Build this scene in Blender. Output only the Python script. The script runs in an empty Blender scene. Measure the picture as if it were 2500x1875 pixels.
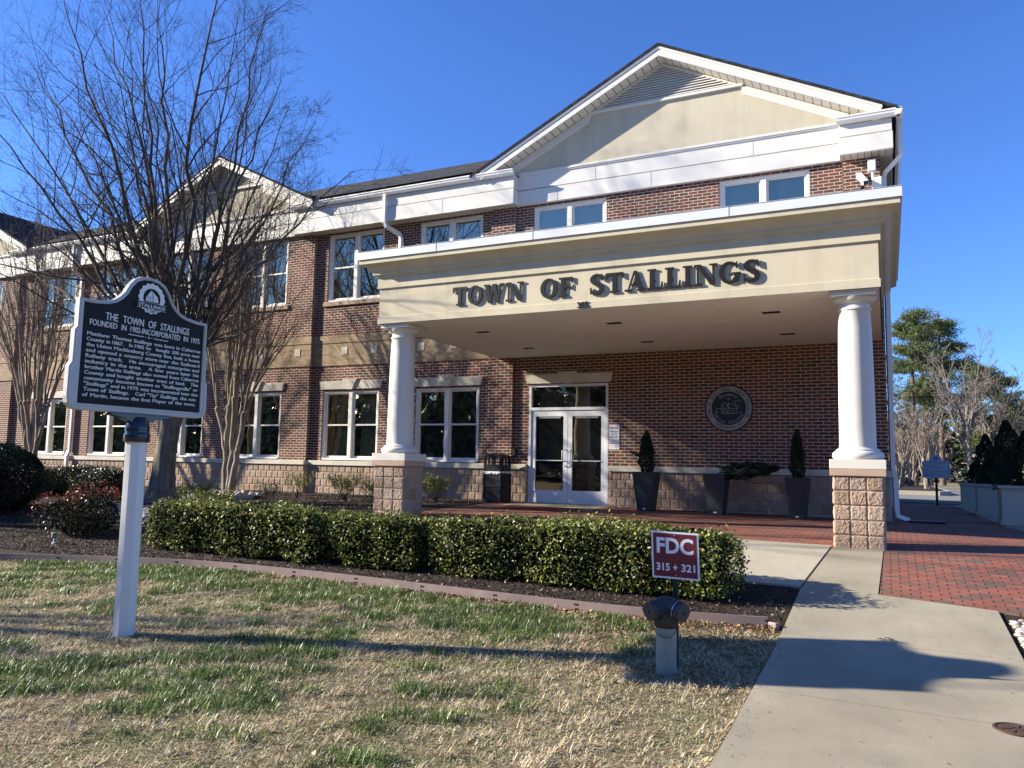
import bpy, bmesh, math, random
import numpy as np
from mathutils import Vector, Matrix
R = math.radians
C = bpy.context.scene.collection
sc = bpy.context.scene

# ------------------------------------------------------------------ camera, sky, sun, exposure
PITCH, ROLL, YAW, EYE = R(5.84), R(1.06), R(25.87), 0.95
F0 = Vector((-math.sin(YAW), math.cos(YAW), 0)); R0 = Vector((math.cos(YAW), math.sin(YAW), 0)); U0 = Vector((0, 0, 1))
Fw = F0*math.cos(PITCH) + U0*math.sin(PITCH); Up = U0*math.cos(PITCH) - F0*math.sin(PITCH)
Rt = R0*math.cos(ROLL) + Up*math.sin(ROLL); Ut = Up*math.cos(ROLL) - R0*math.sin(ROLL)
cam = bpy.data.cameras.new('camera'); camo = bpy.data.objects.new('camera', cam); C.objects.link(camo)
cam.sensor_width = 36; cam.lens = 36*1890/2500; cam.clip_end = 2000; cam.clip_start = 0.05
m = Matrix((Rt, Ut, -Fw)).transposed().to_4x4(); m.translation = Vector((0, 0, EYE)); camo.matrix_world = m
sc.camera = camo
SUN = Vector((1, .348, -.455)).normalized()
w = bpy.data.worlds.new('World'); sc.world = w; w.use_nodes = True
wn = w.node_tree; bg = wn.nodes['Background']
sky = wn.nodes.new('ShaderNodeTexSky'); sky.sky_type = 'NISHITA'; sky.sun_disc = False
sky.sun_elevation = math.asin(-SUN.z); sky.sun_rotation = math.atan2(-SUN.x, -SUN.y)
sky.air_density = 1.0; sky.dust_density = 0.2; sky.ozone_density = 3.0; sky.altitude = 200
tint = wn.nodes.new('ShaderNodeMix'); tint.data_type = 'RGBA'; tint.blend_type = 'MULTIPLY'; tint.inputs[0].default_value = 1; tint.inputs[7].default_value = (.64, .97, 1.64, 1)
wn.links.new(sky.outputs[0], tint.inputs[6]); wn.links.new(tint.outputs[2], bg.inputs[0]); bg.inputs[1].default_value = 0.055
sl = bpy.data.lights.new('sun', 'SUN'); sl.energy = 5.0; sl.angle = R(0.55); sl.color = (1, .91, .77)
so = bpy.data.objects.new('sun', sl); C.objects.link(so); so.rotation_euler = SUN.to_track_quat('-Z', 'Y').to_euler()
so.location = (-30, -12, 30)
sc.view_settings.view_transform = 'Standard'; sc.view_settings.look = 'None'
sc.view_settings.exposure = 1.47; sc.view_settings.gamma = 1; sc.view_settings.use_curve_mapping = False

# ------------------------------------------------------------------ terrain
GK = [(-300, -1.2), (-60, -.95), (-30, -.85), (3, -.66), (5, -.62), (7, -.55), (9, -.38), (11.5, -.10), (13, -.05), (16.5, 0.0), (22, -.05), (32, -.15), (60, -.3), (100, -.45), (500, -1)]
GY = [k[0] for k in GK]; GZ = [k[1] for k in GK]
def g(x, y): return float(np.interp(y, GY, GZ)) - .01*(min(max(x, -9), 2) + 4.4)
def gv(x, y): return np.interp(y, GY, GZ) - .01*(np.clip(x, -9, 2) + 4.4)

# ------------------------------------------------------------------ mesh builder
class MB:
    def __init__(s): s.v = []; s.f = []
    def quad(s, a, b, c, d): n = len(s.v); s.v += [a, b, c, d]; s.f.append((n, n+1, n+2, n+3)); return s
    def face(s, pts): n = len(s.v); s.v += list(pts); s.f.append(tuple(range(n, n+len(pts)))); return s
    def box(s, x0, x1, y0, y1, z0, z1):
        n = len(s.v)
        s.v += [(x0,y0,z0),(x1,y0,z0),(x1,y1,z0),(x0,y1,z0),(x0,y0,z1),(x1,y0,z1),(x1,y1,z1),(x0,y1,z1)]
        s.f += [(n,n+3,n+2,n+1),(n+4,n+5,n+6,n+7),(n,n+1,n+5,n+4),(n+1,n+2,n+6,n+5),(n+2,n+3,n+7,n+6),(n+3,n,n+4,n+7)]
        return s
    def extr(s, pts, d):                       # closed polygon of 3-D points swept by vector d
        n = len(s.v); k = len(pts); s.v += [tuple(p) for p in pts] + [(p[0]+d[0], p[1]+d[1], p[2]+d[2]) for p in pts]
        s.f.append(tuple(range(n, n+k))); s.f.append(tuple(range(n+2*k-1, n+k-1, -1)))
        for i in range(k): j = (i+1) % k; s.f.append((n+j, n+i, n+k+i, n+k+j))
        return s
    def xz(s, pts, y0, y1): return s.extr([(p[0], y0, p[1]) for p in pts], (0, y1-y0, 0))
    def yz(s, pts, x0, x1): return s.extr([(x0, p[0], p[1]) for p in pts], (x1-x0, 0, 0))
    def xy(s, pts, z0, z1): return s.extr([(p[0], p[1], z0) for p in pts], (0, 0, z1-z0))
    def lathe(s, prof, cx, cy, seg=32, cap=True):
        n = len(s.v); k = len(prof)
        for r, z in prof:
            for i in range(seg): a = 2*math.pi*i/seg; s.v.append((cx+r*math.cos(a), cy+r*math.sin(a), z))
        for j in range(k-1):
            for i in range(seg): i2 = (i+1) % seg; s.f.append((n+j*seg+i, n+j*seg+i2, n+(j+1)*seg+i2, n+(j+1)*seg+i))
        if cap: s.f.append(tuple(range(n+seg-1, n-1, -1))); s.f.append(tuple(n+(k-1)*seg+i for i in range(seg)))
        return s
    def tube(s, pts, rad, sides=8, cap=True, sx=1.0, rot=0.0):
        pts = [Vector(p) for p in pts]; k = len(pts)
        if not hasattr(rad, '__len__'): rad = [rad]*k
        n = len(s.v); u = None
        for i in range(k):
            t = (pts[min(i+1, k-1)] - pts[max(i-1, 0)]).normalized()
            if u is None: u = t.orthogonal().normalized() if abs(t.z) < .9 else Vector((1, 0, 0))
            u = (u - t*u.dot(t)).normalized(); v = t.cross(u)
            for j in range(sides):
                a = rot + 2*math.pi*j/sides; q = pts[i] + (u*math.cos(a)*sx + v*math.sin(a))*rad[i]; s.v.append((q.x, q.y, q.z))
        for i in range(k-1):
            for j in range(sides): j2 = (j+1) % sides; s.f.append((n+i*sides+j, n+i*sides+j2, n+(i+1)*sides+j2, n+(i+1)*sides+j))
        if cap: s.f.append(tuple(range(n+sides-1, n-1, -1))); s.f.append(tuple(n+(k-1)*sides+j for j in range(sides)))
        return s
    def ball(s, c, r, seg=10, rings=7, sc_=(1,1,1)):
        n = len(s.v)
        for i in range(rings+1):
            p = math.pi*i/rings
            for j in range(seg): a = 2*math.pi*j/seg; s.v.append((c[0]+r*sc_[0]*math.sin(p)*math.cos(a), c[1]+r*sc_[1]*math.sin(p)*math.sin(a), c[2]+r*sc_[2]*math.cos(p)))
        for i in range(rings):
            for j in range(seg): j2 = (j+1) % seg; s.f.append((n+i*seg+j, n+(i+1)*seg+j, n+(i+1)*seg+j2, n+i*seg+j2))
        return s
    def add(s, o, fn=None):
        n = len(s.v); s.v += [fn(p) for p in o.v] if fn else o.v; s.f += [tuple(i+n for i in q) for q in o.f]; return s
    def build(s, name, mat, parent=None, local=False, smooth=None, bevel=0, kind=None):
        me = bpy.data.meshes.new(name)
        off = Vector((0, 0, 0)) if (parent is None or local) else wloc(parent)
        me.from_pydata([(p[0]-off.x, p[1]-off.y, p[2]-off.z) for p in s.v], [], s.f)
        bm = bmesh.new(); bm.from_mesh(me)
        bmesh.ops.remove_doubles(bm, verts=bm.verts, dist=1e-5) if smooth is not None else None
        bmesh.ops.recalc_face_normals(bm, faces=bm.faces) if len(bm.faces) < 60000 else None
        bm.to_mesh(me); bm.free()
        if smooth is not None:
            me.polygons.foreach_set('use_smooth', [True]*len(me.polygons)); me.set_sharp_from_angle(angle=R(smooth))
        me.materials.append(mat)
        o = bpy.data.objects.new(name, me); C.objects.link(o)
        if parent: o.parent = parent
        if bevel:
            b = o.modifiers.new('bevel', 'BEVEL'); b.width = bevel; b.segments = 2; b.limit_method = 'ANGLE'; b.angle_limit = R(40)
        if kind: o['kind'] = kind
        return o
def wloc(o):
    p = Vector((0, 0, 0))
    while o: p += o.location; o = o.parent
    return p
def tag(o, label=None, cat=None, group=None, kind=None):
    if label: o['label'] = label
    if cat: o['category'] = cat
    if group: o['group'] = group
    if kind: o['kind'] = kind
    return o
def thing(name, loc, label, cat, group=None, rz=0):
    o = bpy.data.objects.new(name, None); C.objects.link(o); o.location = loc; o.rotation_euler = (0, 0, rz); o.empty_display_size = .2
    return tag(o, label, cat, group)
def fast(name, V, F, mat, parent=None, off=(0, 0, 0), smooth=False, kind=None):
    """numpy verts (n,3), faces (m,k) all the same size"""
    V = np.asarray(V, dtype=np.float32) - np.asarray(off, dtype=np.float32); F = np.asarray(F, dtype=np.int32); k = F.shape[1]
    me = bpy.data.meshes.new(name); me.vertices.add(len(V)); me.vertices.foreach_set('co', V.ravel())
    me.loops.add(F.size); me.loops.foreach_set('vertex_index', F.ravel())
    me.polygons.add(len(F)); me.polygons.foreach_set('loop_start', np.arange(0, F.size, k, dtype=np.int32))
    if smooth: me.polygons.foreach_set('use_smooth', np.ones(len(F), dtype=bool))
    me.update(calc_edges=True); me.validate(); me.materials.append(mat)
    o = bpy.data.objects.new(name, me); C.objects.link(o)
    if parent: o.parent = parent
    if kind: o['kind'] = kind
    return o
def copy_tree(o, parent=None):
    c = o.copy(); C.objects.link(c)
    if parent: c.parent = parent
    for ch in [q for q in bpy.data.objects if q.parent == o]: copy_tree(ch, c)
    return c

# ------------------------------------------------------------------ materials
class NT:
    def __init__(s, name):
        s.m = bpy.data.materials.new(name); s.m.use_nodes = True; s.t = s.m.node_tree; s.t.nodes.clear()
        s.out = s.n('ShaderNodeOutputMaterial'); s.b = s.n('ShaderNodeBsdfPrincipled'); s.l(s.b.outputs[0], s.out.inputs[0])
        s._geo = None
    def n(s, ty, **kw):
        q = s.t.nodes.new(ty)
        for k, v in kw.items(): setattr(q, k, v)
        return q
    def l(s, a, b): s.t.links.new(a, b)
    def setin(s, inp, v):
        if isinstance(v, bpy.types.NodeSocket): s.l(v, inp)
        else: inp.default_value = v
    def geo(s):
        if not s._geo: s._geo = s.n('ShaderNodeNewGeometry')
        return s._geo
    def pos(s): return s.geo().outputs['Position']
    def obj(s): return s.n('ShaderNodeTexCoord').outputs['Object']
    def island(s): return s.geo().outputs['Random Per Island']
    def math(s, op, a, b=0.0, c=0.0):
        q = s.n('ShaderNodeMath', operation=op); s.setin(q.inputs[0], a); s.setin(q.inputs[1], b)
        if op in ('COMPARE', 'MULTIPLY_ADD', 'WRAP'): s.setin(q.inputs[2], c)
        return q.outputs[0]
    def sep(s, v): q = s.n('ShaderNodeSeparateXYZ'); s.setin(q.inputs[0], v); return q.outputs
    def comb(s, x, y, z=0.0): q = s.n('ShaderNodeCombineXYZ'); s.setin(q.inputs[0], x); s.setin(q.inputs[1], y); s.setin(q.inputs[2], z); return q.outputs[0]
    def mapping(s, v, scale=(1,1,1), loc=(0,0,0), rot=(0,0,0)):
        q = s.n('ShaderNodeMapping'); s.setin(q.inputs[0], v); q.inputs['Scale'].default_value = scale; q.inputs['Location'].default_value = loc; q.inputs['Rotation'].default_value = rot; return q.outputs[0]
    def noise(s, v, scale, detail=4, rough=.55, dist=0.0):
        q = s.n('ShaderNodeTexNoise'); s.setin(q.inputs['Vector'], v); q.inputs['Scale'].default_value = scale; q.inputs['Detail'].default_value = detail
        q.inputs['Roughness'].default_value = rough; q.inputs['Distortion'].default_value = dist; return q.outputs[0]
    def ramp(s, fac, stops, interp='LINEAR'):
        q = s.n('ShaderNodeValToRGB'); s.setin(q.inputs[0], fac); q.color_ramp.interpolation = interp
        e = q.color_ramp.elements
        while len(e) < len(stops): e.new(.5)
        for i, (p, c) in enumerate(stops): e[i].position = p; e[i].color = (*c, 1) if len(c) == 3 else c
        return q.outputs[0]
    def mix(s, fac, a, b, mode='MIX'):
        q = s.n('ShaderNodeMix', data_type='RGBA', blend_type=mode); s.setin(q.inputs[0], fac)
        for i, v in ((6, a), (7, b)):
            if isinstance(v, tuple) and len(v) == 3: v = (*v, 1)
            s.setin(q.inputs[i], v)
        return q.outputs[2]
    def bump(s, h, strength=.3, dist=.01, prev=None):
        q = s.n('ShaderNodeBump'); q.inputs['Strength'].default_value = strength; q.inputs['Distance'].default_value = dist; s.l(h, q.inputs['Height'])
        if prev: s.l(prev, q.inputs['Normal'])
        return q.outputs[0]
    def fin(s, col=None, rough=None, nor=None, metal=None, spec=None, **kw):
        if col is not None: s.setin(s.b.inputs['Base Color'], (*col, 1) if isinstance(col, tuple) and len(col) == 3 else col)
        if rough is not None: s.setin(s.b.inputs['Roughness'], rough)
        if metal is not None: s.setin(s.b.inputs['Metallic'], metal)
        if spec is not None: s.b.inputs['Specular IOR Level'].default_value = spec
        if nor is not None: s.l(nor, s.b.inputs['Normal'])
        for k, v in kw.items(): s.setin(s.b.inputs[k], v)
        return s.m
def paint(name, col, rough=.5, var=.12, scale=3, spec=.4, metal=0.0, bump=0.0, bs=60, dirt=None):
    t = NT(name); n1 = t.noise(t.pos(), scale, 6, .6)
    c = t.mix(n1, tuple(x*(1-var) for x in col), tuple(min(1, x*(1+var)) for x in col))
    if dirt: c = t.mix(t.ramp(t.noise(t.mapping(t.pos(), (1.2, 1.2, .35)), 2.2, 8, .7), [(.5, (0,0,0)), (.72, (dirt[1],)*3)]), c, dirt[0])
    nor = t.bump(t.noise(t.pos(), bs, 4, .6), bump, .004) if bump else None
    return t.fin(c, t.ramp(t.noise(t.pos(), scale*4, 3), [(.3, (rough*.85,)*3), (.7, (min(1, rough*1.15),)*3)]), nor, metal, spec)
def wall_uv(t):
    p = t.sep(t.pos()); nn = t.sep(t.geo().outputs['True Normal'])
    f = t.math('GREATER_THAN', t.math('ABSOLUTE', nn[0]), .7)
    mx = t.n('ShaderNodeMix', data_type='FLOAT'); t.l(f, mx.inputs[0]); t.l(p[0], mx.inputs[2]); t.l(p[1], mx.inputs[3])
    return mx.outputs[0], p[2]
def brick_mat(name, stops, mortar, bw=.2056, bh=.0688, mw=.0135, zoff=.93):
    t = NT(name); u, z = wall_uv(t)
    v = t.math('DIVIDE', t.math('SUBTRACT', z, zoff), bh); row = t.math('FLOOR', v)
    uu = t.math('ADD', t.math('DIVIDE', u, bw), t.math('MULTIPLY', t.math('MODULO', t.math('ADD', row, 400.0), 2.0), .5))
    # small wobble of the joints
    wob = t.math('MULTIPLY', t.math('SUBTRACT', t.noise(t.pos(), 9, 2), .5), .05)
    uu = t.math('ADD', uu, wob)
    cu = t.math('FLOOR', uu); fu = t.math('FRACT', uu); fv = t.math('FRACT', t.math('ADD', v, wob))
    wn_ = t.n('ShaderNodeTexWhiteNoise', noise_dimensions='2D'); t.l(t.comb(cu, row), wn_.inputs['Vector'])
    du = t.math('MULTIPLY', t.math('MINIMUM', fu, t.math('SUBTRACT', 1.0, fu)), bw)
    dv = t.math('MULTIPLY', t.math('MINIMUM', fv, t.math('SUBTRACT', 1.0, fv)), bh)
    d = t.math('MINIMUM', du, dv); h = t.n('ShaderNodeMapRange', interpolation_type='SMOOTHSTEP')
    t.l(d, h.inputs[0]); h.inputs[1].default_value = mw*.5-.001; h.inputs[2].default_value = mw*.5+.0025
    col = t.ramp(wn_.outputs[0], stops)
    fine = t.noise(t.pos(), 35, 6, .7); col = t.mix(t.ramp(fine, [(.35, (.45,)*3), (.7, (1,)*3)]), tuple(.5*x for x in stops[len(stops)//2][1]), col)
    blot = t.noise(t.pos(), 1.1, 4, .6); col = t.mix(t.ramp(blot, [(.35, (0,)*3), (.75, (.22,)*3)]), col, (.17,.115,.09))
    mcol = t.mix(t.noise(t.pos(), 5, 5), tuple(.75*x for x in mortar), mortar)
    c = t.mix(h.outputs[0], mcol, col)
    hh = t.math('ADD', h.outputs[0], t.math('MULTIPLY', fine, .25))
    return t.fin(c, .88, t.bump(hh, .55, .006), spec=.25)
M = {}
M['brick'] = brick_mat('red_brick', [(0, (.030,.022,.019)), (.15, (.060,.042,.035)), (.28, (.10,.068,.055)), (.38, (.125,.046,.034)), (.58, (.170,.054,.036)), (.78, (.200,.064,.042)), (.9, (.145,.056,.042)), (1, (.085,.056,.046))], (.54,.43,.34))
M['tanbrick'] = brick_mat('tan_brick', [(0, (.30,.215,.125)), (.5, (.40,.295,.175)), (1, (.47,.36,.225))], (.36,.28,.19), mw=.008)
def limestone():
    t = NT('cast_stone'); n1 = t.noise(t.pos(), 2.5, 8, .65)
    c = t.ramp(n1, [(.3, (.46,.42,.34)), (.6, (.58,.54,.44)), (.8, (.62,.58,.49))])
    return t.fin(c, .85, t.bump(t.noise(t.pos(), 120, 3), .12, .002), spec=.3)
M['limestone'] = limestone()
def block():
    t = NT('split_face_block'); n1 = t.noise(t.pos(), 3.3, 5, .6); n2 = t.noise(t.pos(), 60, 8, .75); isl = t.island()
    c = t.ramp(isl, [(0, (.30,.215,.145)), (.35, (.42,.30,.21)), (.7, (.36,.275,.21)), (1, (.46,.355,.26))])
    c = t.mix(t.ramp(n2, [(.3, (.6,)*3), (.65, (0,)*3)]), c, (.19,.13,.10)); c = t.mix(t.ramp(n1, [(.5, (0,)*3), (.8, (.5,)*3)]), c, (.40,.33,.28))
    return t.fin(c, .95, t.bump(t.noise(t.pos(), 45, 8, .75), .6, .012), spec=.15)
M['block'] = block()
M['blockmortar'] = paint('block_mortar', (.44,.34,.27), .9, .2, 6, .1)
M['capstone'] = paint('cap_stone', (.40,.29,.21), .85, .2, 6, .2, bump=.3, bs=80)
def stucco(name, col, bs=70, st=.35, var=.10):
    t = NT(name); n1 = t.noise(t.pos(), 1.3, 9, .68, .6)
    c = t.mix(t.ramp(n1, [(.3, (0,)*3), (.7, (1,)*3)]), tuple(x*(1-var) for x in col), tuple(x*(1+var*.6) for x in col))
    st_ = t.noise(t.mapping(t.pos(), (3, 3, .5)), 1.5, 7, .7); c = t.mix(t.ramp(st_, [(.48, (0,)*3), (.75, (.45,)*3)]), c, tuple(x*.70 for x in col))
    return t.fin(c, .9, t.bump(t.noise(t.pos(), bs, 5, .7), st, .004), spec=.2)
M['stucco'] = stucco('cream_stucco', (.53,.475,.345))
M['stucco_gable'] = stucco('gable_stucco', (.49,.445,.335), 50, .4)
M['ceiling'] = stucco('painted_ceiling', (.70,.67,.62), 90, .15, .04)
M['white_trim'] = paint('white_trim', (.62,.605,.555), .5, .03, 1.5, .35, dirt=((.55,.52,.46), .25))
M['white_alu'] = paint('white_aluminium', (.74,.72,.68), .4, .03, 2, .5, dirt=((.5,.47,.42), .3))
M['coping'] = paint('metal_coping', (.62,.65,.70), .35, .05, 2, .5)
M['column'] = paint('column_paint', (.60,.57,.50), .55, .025, 2, .35, bump=.05, bs=200, dirt=((.6,.55,.47), .12))
M['winframe'] = paint('window_frame_paint', (.72,.69,.63), .45, .04, 3, .4)
M['doorframe'] = paint('anodised_door_frame', (.68,.69,.71), .35, .03, 3, .5)
def soffit(name, axis, col, pitch):
    t = NT(name); p = t.sep(t.pos()); fr = t.math('FRACT', t.math('DIVIDE', p[axis], pitch)); k = t.math('LESS_THAN', fr, .13)
    c = t.mix(k, col, tuple(x*.35 for x in col))
    hb = t.math('SUBTRACT', 1.0, k); return t.fin(c, .5, t.bump(hb, .5, .01), spec=.3)
M['soffit_x'] = soffit('vinyl_soffit_across', 0, (.55,.50,.42), .125)
M['soffit_y'] = soffit('vinyl_soffit_along', 1, (.55,.50,.42), .125)
M['soffit_rake'] = soffit('vinyl_soffit_rake', 0, (.62,.57,.48), .17)
def shingle():
    t = NT('asphalt_shingles'); p = t.sep(t.pos())
    v = t.math('DIVIDE', t.math('ADD', p[2], t.math('MULTIPLY', t.noise(t.pos(), 3, 2), .02)), .062); row = t.math('FLOOR', v)
    u = t.math('ADD', t.math('DIVIDE', t.math('ADD', p[0], t.math('MULTIPLY', p[1], 1.0)), .16), t.math('MULTIPLY', row, .37))
    wn_ = t.n('ShaderNodeTexWhiteNoise', noise_dimensions='2D'); t.l(t.comb(t.math('FLOOR', u), row), wn_.inputs['Vector'])
    c = t.ramp(wn_.outputs[0], [(0, (.010,.011,.014)), (.6, (.022,.024,.028)), (1, (.045,.048,.052))])
    c = t.mix(t.ramp(t.noise(t.pos(), 150, 3), [(.4, (0,)*3), (.75, (.6,)*3)]), c, (.08,.08,.085))
    return t.fin(c, .95, t.bump(t.math('FRACT', v), .6, .012), spec=.15)
M['shingle'] = shingle()
def glass(name, refl, col=(.012,.016,.016)):
    t = NT(name); n = t.noise(t.pos(), .9, 2, .5); t.fin(col, .02, t.bump(n, .06, .05), spec=.5)
    g_ = t.n('ShaderNodeBsdfGlossy'); g_.inputs['Roughness'].default_value = .012; g_.inputs['Color'].default_value = (1,.90,.62,1)
    t.l(t.bump(n, .06, .05), g_.inputs['Normal'])
    mx = t.n('ShaderNodeMixShader'); lw = t.n('ShaderNodeLayerWeight'); lw.inputs[0].default_value = .35
    f = t.math('ADD', t.math('MULTIPLY', lw.outputs['Fresnel'], .5), refl); t.l(f, mx.inputs[0]); t.l(t.b.outputs[0], mx.inputs[1]); t.l(g_.outputs[0], mx.inputs[2]); t.l(mx.outputs[0], t.out.inputs[0])
    return t.m
M['glass'] = glass('coated_window_glass', .30)
M['doorglass'] = glass('door_glass', .10, (.008,.009,.010))
M['black'] = paint('black_plastic', (.008,.008,.009), .5, .2, 8, .3)
M['letter'] = paint('black_letter_paint', (.008,.008,.009), .6, .1, 8, .2)
M['dark'] = paint('dark_shadow_gap', (.02,.02,.02), .8, .1, 5, .2)
M['planterblack'] = paint('charcoal_planter', (.028,.030,.032), .5, .2, 6, .4)
M['planterbeige'] = paint('beige_planter_paint', (.46,.42,.34), .6, .06, 4, .3)
def bark(name, c1, c2, s=14, zs=.25):
    t = NT(name); n1 = t.noise(t.mapping(t.pos(), (1, 1, zs)), s, 8, .7, .5)
    return t.fin(t.ramp(n1, [(.3, c1), (.7, c2)]), .9, t.bump(n1, .8, .03), spec=.2)
M['bark'] = bark('grey_bark', (.05,.040,.030), (.24,.205,.16), 12)
M['limb'] = bark('dark_limb_bark', (.040,.032,.026), (.12,.098,.078), 18)
M['twig'] = bark('twig_bark', (.05,.040,.033), (.13,.105,.085), 20)
M['myrtle'] = bark('pale_smooth_bark', (.13,.100,.075), (.32,.265,.21), 7, .25)
M['myrtletwig'] = bark('pale_twig_bark', (.16,.12,.09), (.30,.24,.19), 9)
M['pinebark'] = bark('pine_bark', (.07,.05,.04), (.16,.12,.10), 5)
M['farwood'] = bark('far_grey_bark', (.10,.085,.075), (.22,.19,.17), 3)
def leaf(name, stops, rough=.45, spec=.5, trans=.12):
    t = NT(name); isl = t.island(); c = t.ramp(isl, stops)
    c = t.mix(t.ramp(t.noise(t.pos(), 2.2, 3), [(.35, (0,)*3), (.7, (.5,)*3)]), c, tuple(x*.6 for x in stops[0][1]))
    t.fin(c, rough, spec=spec)
    tr = t.n('ShaderNodeBsdfTranslucent'); t.l(c, tr.inputs[0]); mx = t.n('ShaderNodeMixShader'); mx.inputs[0].default_value = trans
    t.l(t.b.outputs[0], mx.inputs[1]); t.l(tr.outputs[0], mx.inputs[2]); t.l(mx.outputs[0], t.out.inputs[0]); return t.m
M['holly'] = leaf('holly_leaf', [(0, (.035,.058,.012)), (.35, (.10,.135,.022)), (.68, (.21,.245,.042)), (.9, (.36,.36,.08)), (1, (.36,.26,.08))], .50, .38, .22)
M['darkleaf'] = leaf('dark_evergreen_leaf', [(0, (.010,.022,.008)), (.5, (.022,.042,.013)), (.9, (.045,.07,.02)), (1, (.09,.10,.03))], .35, .5)
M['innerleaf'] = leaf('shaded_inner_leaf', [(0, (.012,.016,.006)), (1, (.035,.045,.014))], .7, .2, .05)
M['redleaf'] = leaf('red_bronze_leaf', [(0, (.06,.075,.025)), (.35, (.11,.095,.035)), (.65, (.17,.10,.045)), (.88, (.30,.17,.09)), (1, (.44,.32,.18))], .4, .4)
M['redtip'] = leaf('crimson_leaf_tips', [(0, (.28,.025,.020)), (.6, (.42,.05,.035)), (1, (.50,.12,.07))], .4, .4)
M['purpleleaf'] = leaf('purple_green_leaf', [(0, (.05,.025,.025)), (.5, (.09,.05,.035)), (1, (.08,.09,.03))], .4, .4)
M['yellowleaf'] = leaf('yellow_green_leaf', [(0, (.10,.12,.02)), (.5, (.25,.27,.045)), (.85, (.38,.36,.07)), (1, (.35,.22,.08))], .4, .4)
M['cypress'] = leaf('cypress_spray', [(0, (.008,.018,.010)), (.6, (.022,.045,.02)), (1, (.05,.08,.03))], .5, .3)
M['needle'] = leaf('pine_needles', [(0, (.05,.08,.028)), (.5, (.105,.14,.05)), (1, (.19,.20,.08))], .6, .3, .2)
M['green'] = leaf('green_grass_blade', [(0, (.045,.095,.018)), (.45, (.115,.19,.036)), (.8, (.24,.31,.075)), (1, (.46,.44,.18))], .42, .5, .25)
M['straw'] = leaf('dry_grass_blade', [(0, (.30,.23,.125)), (.35, (.56,.45,.27)), (.75, (.76,.65,.43)), (1, (.90,.82,.64))], .6, .3, .28)
M['litter'] = leaf('dead_leaf', [(0, (.14,.06,.025)), (.5, (.30,.17,.08)), (1, (.50,.38,.24))], .6, .3, .1)
M['chip'] = leaf('bark_chip', [(0, (.02,.014,.010)), (.5, (.06,.042,.032)), (.78, (.13,.095,.07)), (.92, (.26,.21,.165)), (1, (.50,.44,.38))], .8, .2, 0)
def mulch():
    t = NT('mulch_soil'); n = t.noise(t.pos(), 28, 8, .8, 1.0)
    return t.fin(t.ramp(n, [(.35, (.012,.009,.007)), (.58, (.055,.040,.030)), (.75, (.15,.11,.085))]), .95, t.bump(n, 1, .03), spec=.2)
M['mulch'] = mulch()
def lawn():
    t = NT('lawn_soil'); n = t.noise(t.pos(), 22, 8, .8, .5); b = t.noise(t.pos(), .8, 4, .6)
    c = t.ramp(n, [(.3, (.06,.045,.028)), (.5, (.23,.18,.105)), (.75, (.44,.36,.23))])
    c = t.mix(t.ramp(b, [(.45, (0,)*3), (.65, (.5,)*3)]), c, (.16,.19,.07)); return t.fin(c, .95, t.bump(n, .9, .03), spec=.1)
M['lawn'] = lawn()
def concrete(name, c0, c1, c2):
    t = NT(name); n = t.noise(t.pos(), .9, 8, .65); f = t.noise(t.pos(), 130, 5, .75)
    c = t.ramp(n, [(.3, c0), (.55, c1), (.75, c2)]); sw = t.noise(t.mapping(t.pos(), (1, .35, 1)), 2.6, 8, .75); c = t.mix(t.ramp(sw, [(.48, (0,)*3), (.75, (.45,)*3)]), c, tuple(x*.72 for x in c0)); c = t.mix(t.ramp(f, [(.3, (.6,)*3), (.62, (0,)*3)]), c, tuple(x*.6 for x in c0))
    sp = t.n('ShaderNodeTexVoronoi'); sp.inputs['Scale'].default_value = 3.1; t.l(t.pos(), sp.inputs['Vector'])
    c = t.mix(t.math('LESS_THAN', sp.outputs['Distance'], .018), c, (.06,.045,.035))
    return t.fin(c, .9, t.bump(f, .35, .003), spec=.25)
M['concrete'] = concrete('walk_concrete', (.26,.228,.165), (.345,.305,.222), (.41,.365,.275))
M['apron'] = concrete('pale_concrete', (.36,.325,.245), (.43,.39,.30), (.49,.445,.35))
def asphalt():
    t = NT('worn_asphalt'); n = t.noise(t.pos(), .25, 6, .6); f = t.noise(t.pos(), 60, 4, .7)
    c = t.ramp(n, [(.3, (.15,.145,.135)), (.7, (.20,.195,.18))]); return t.fin(c, .9, t.bump(f, .4, .01), spec=.3)
M['asphalt'] = asphalt()
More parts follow.
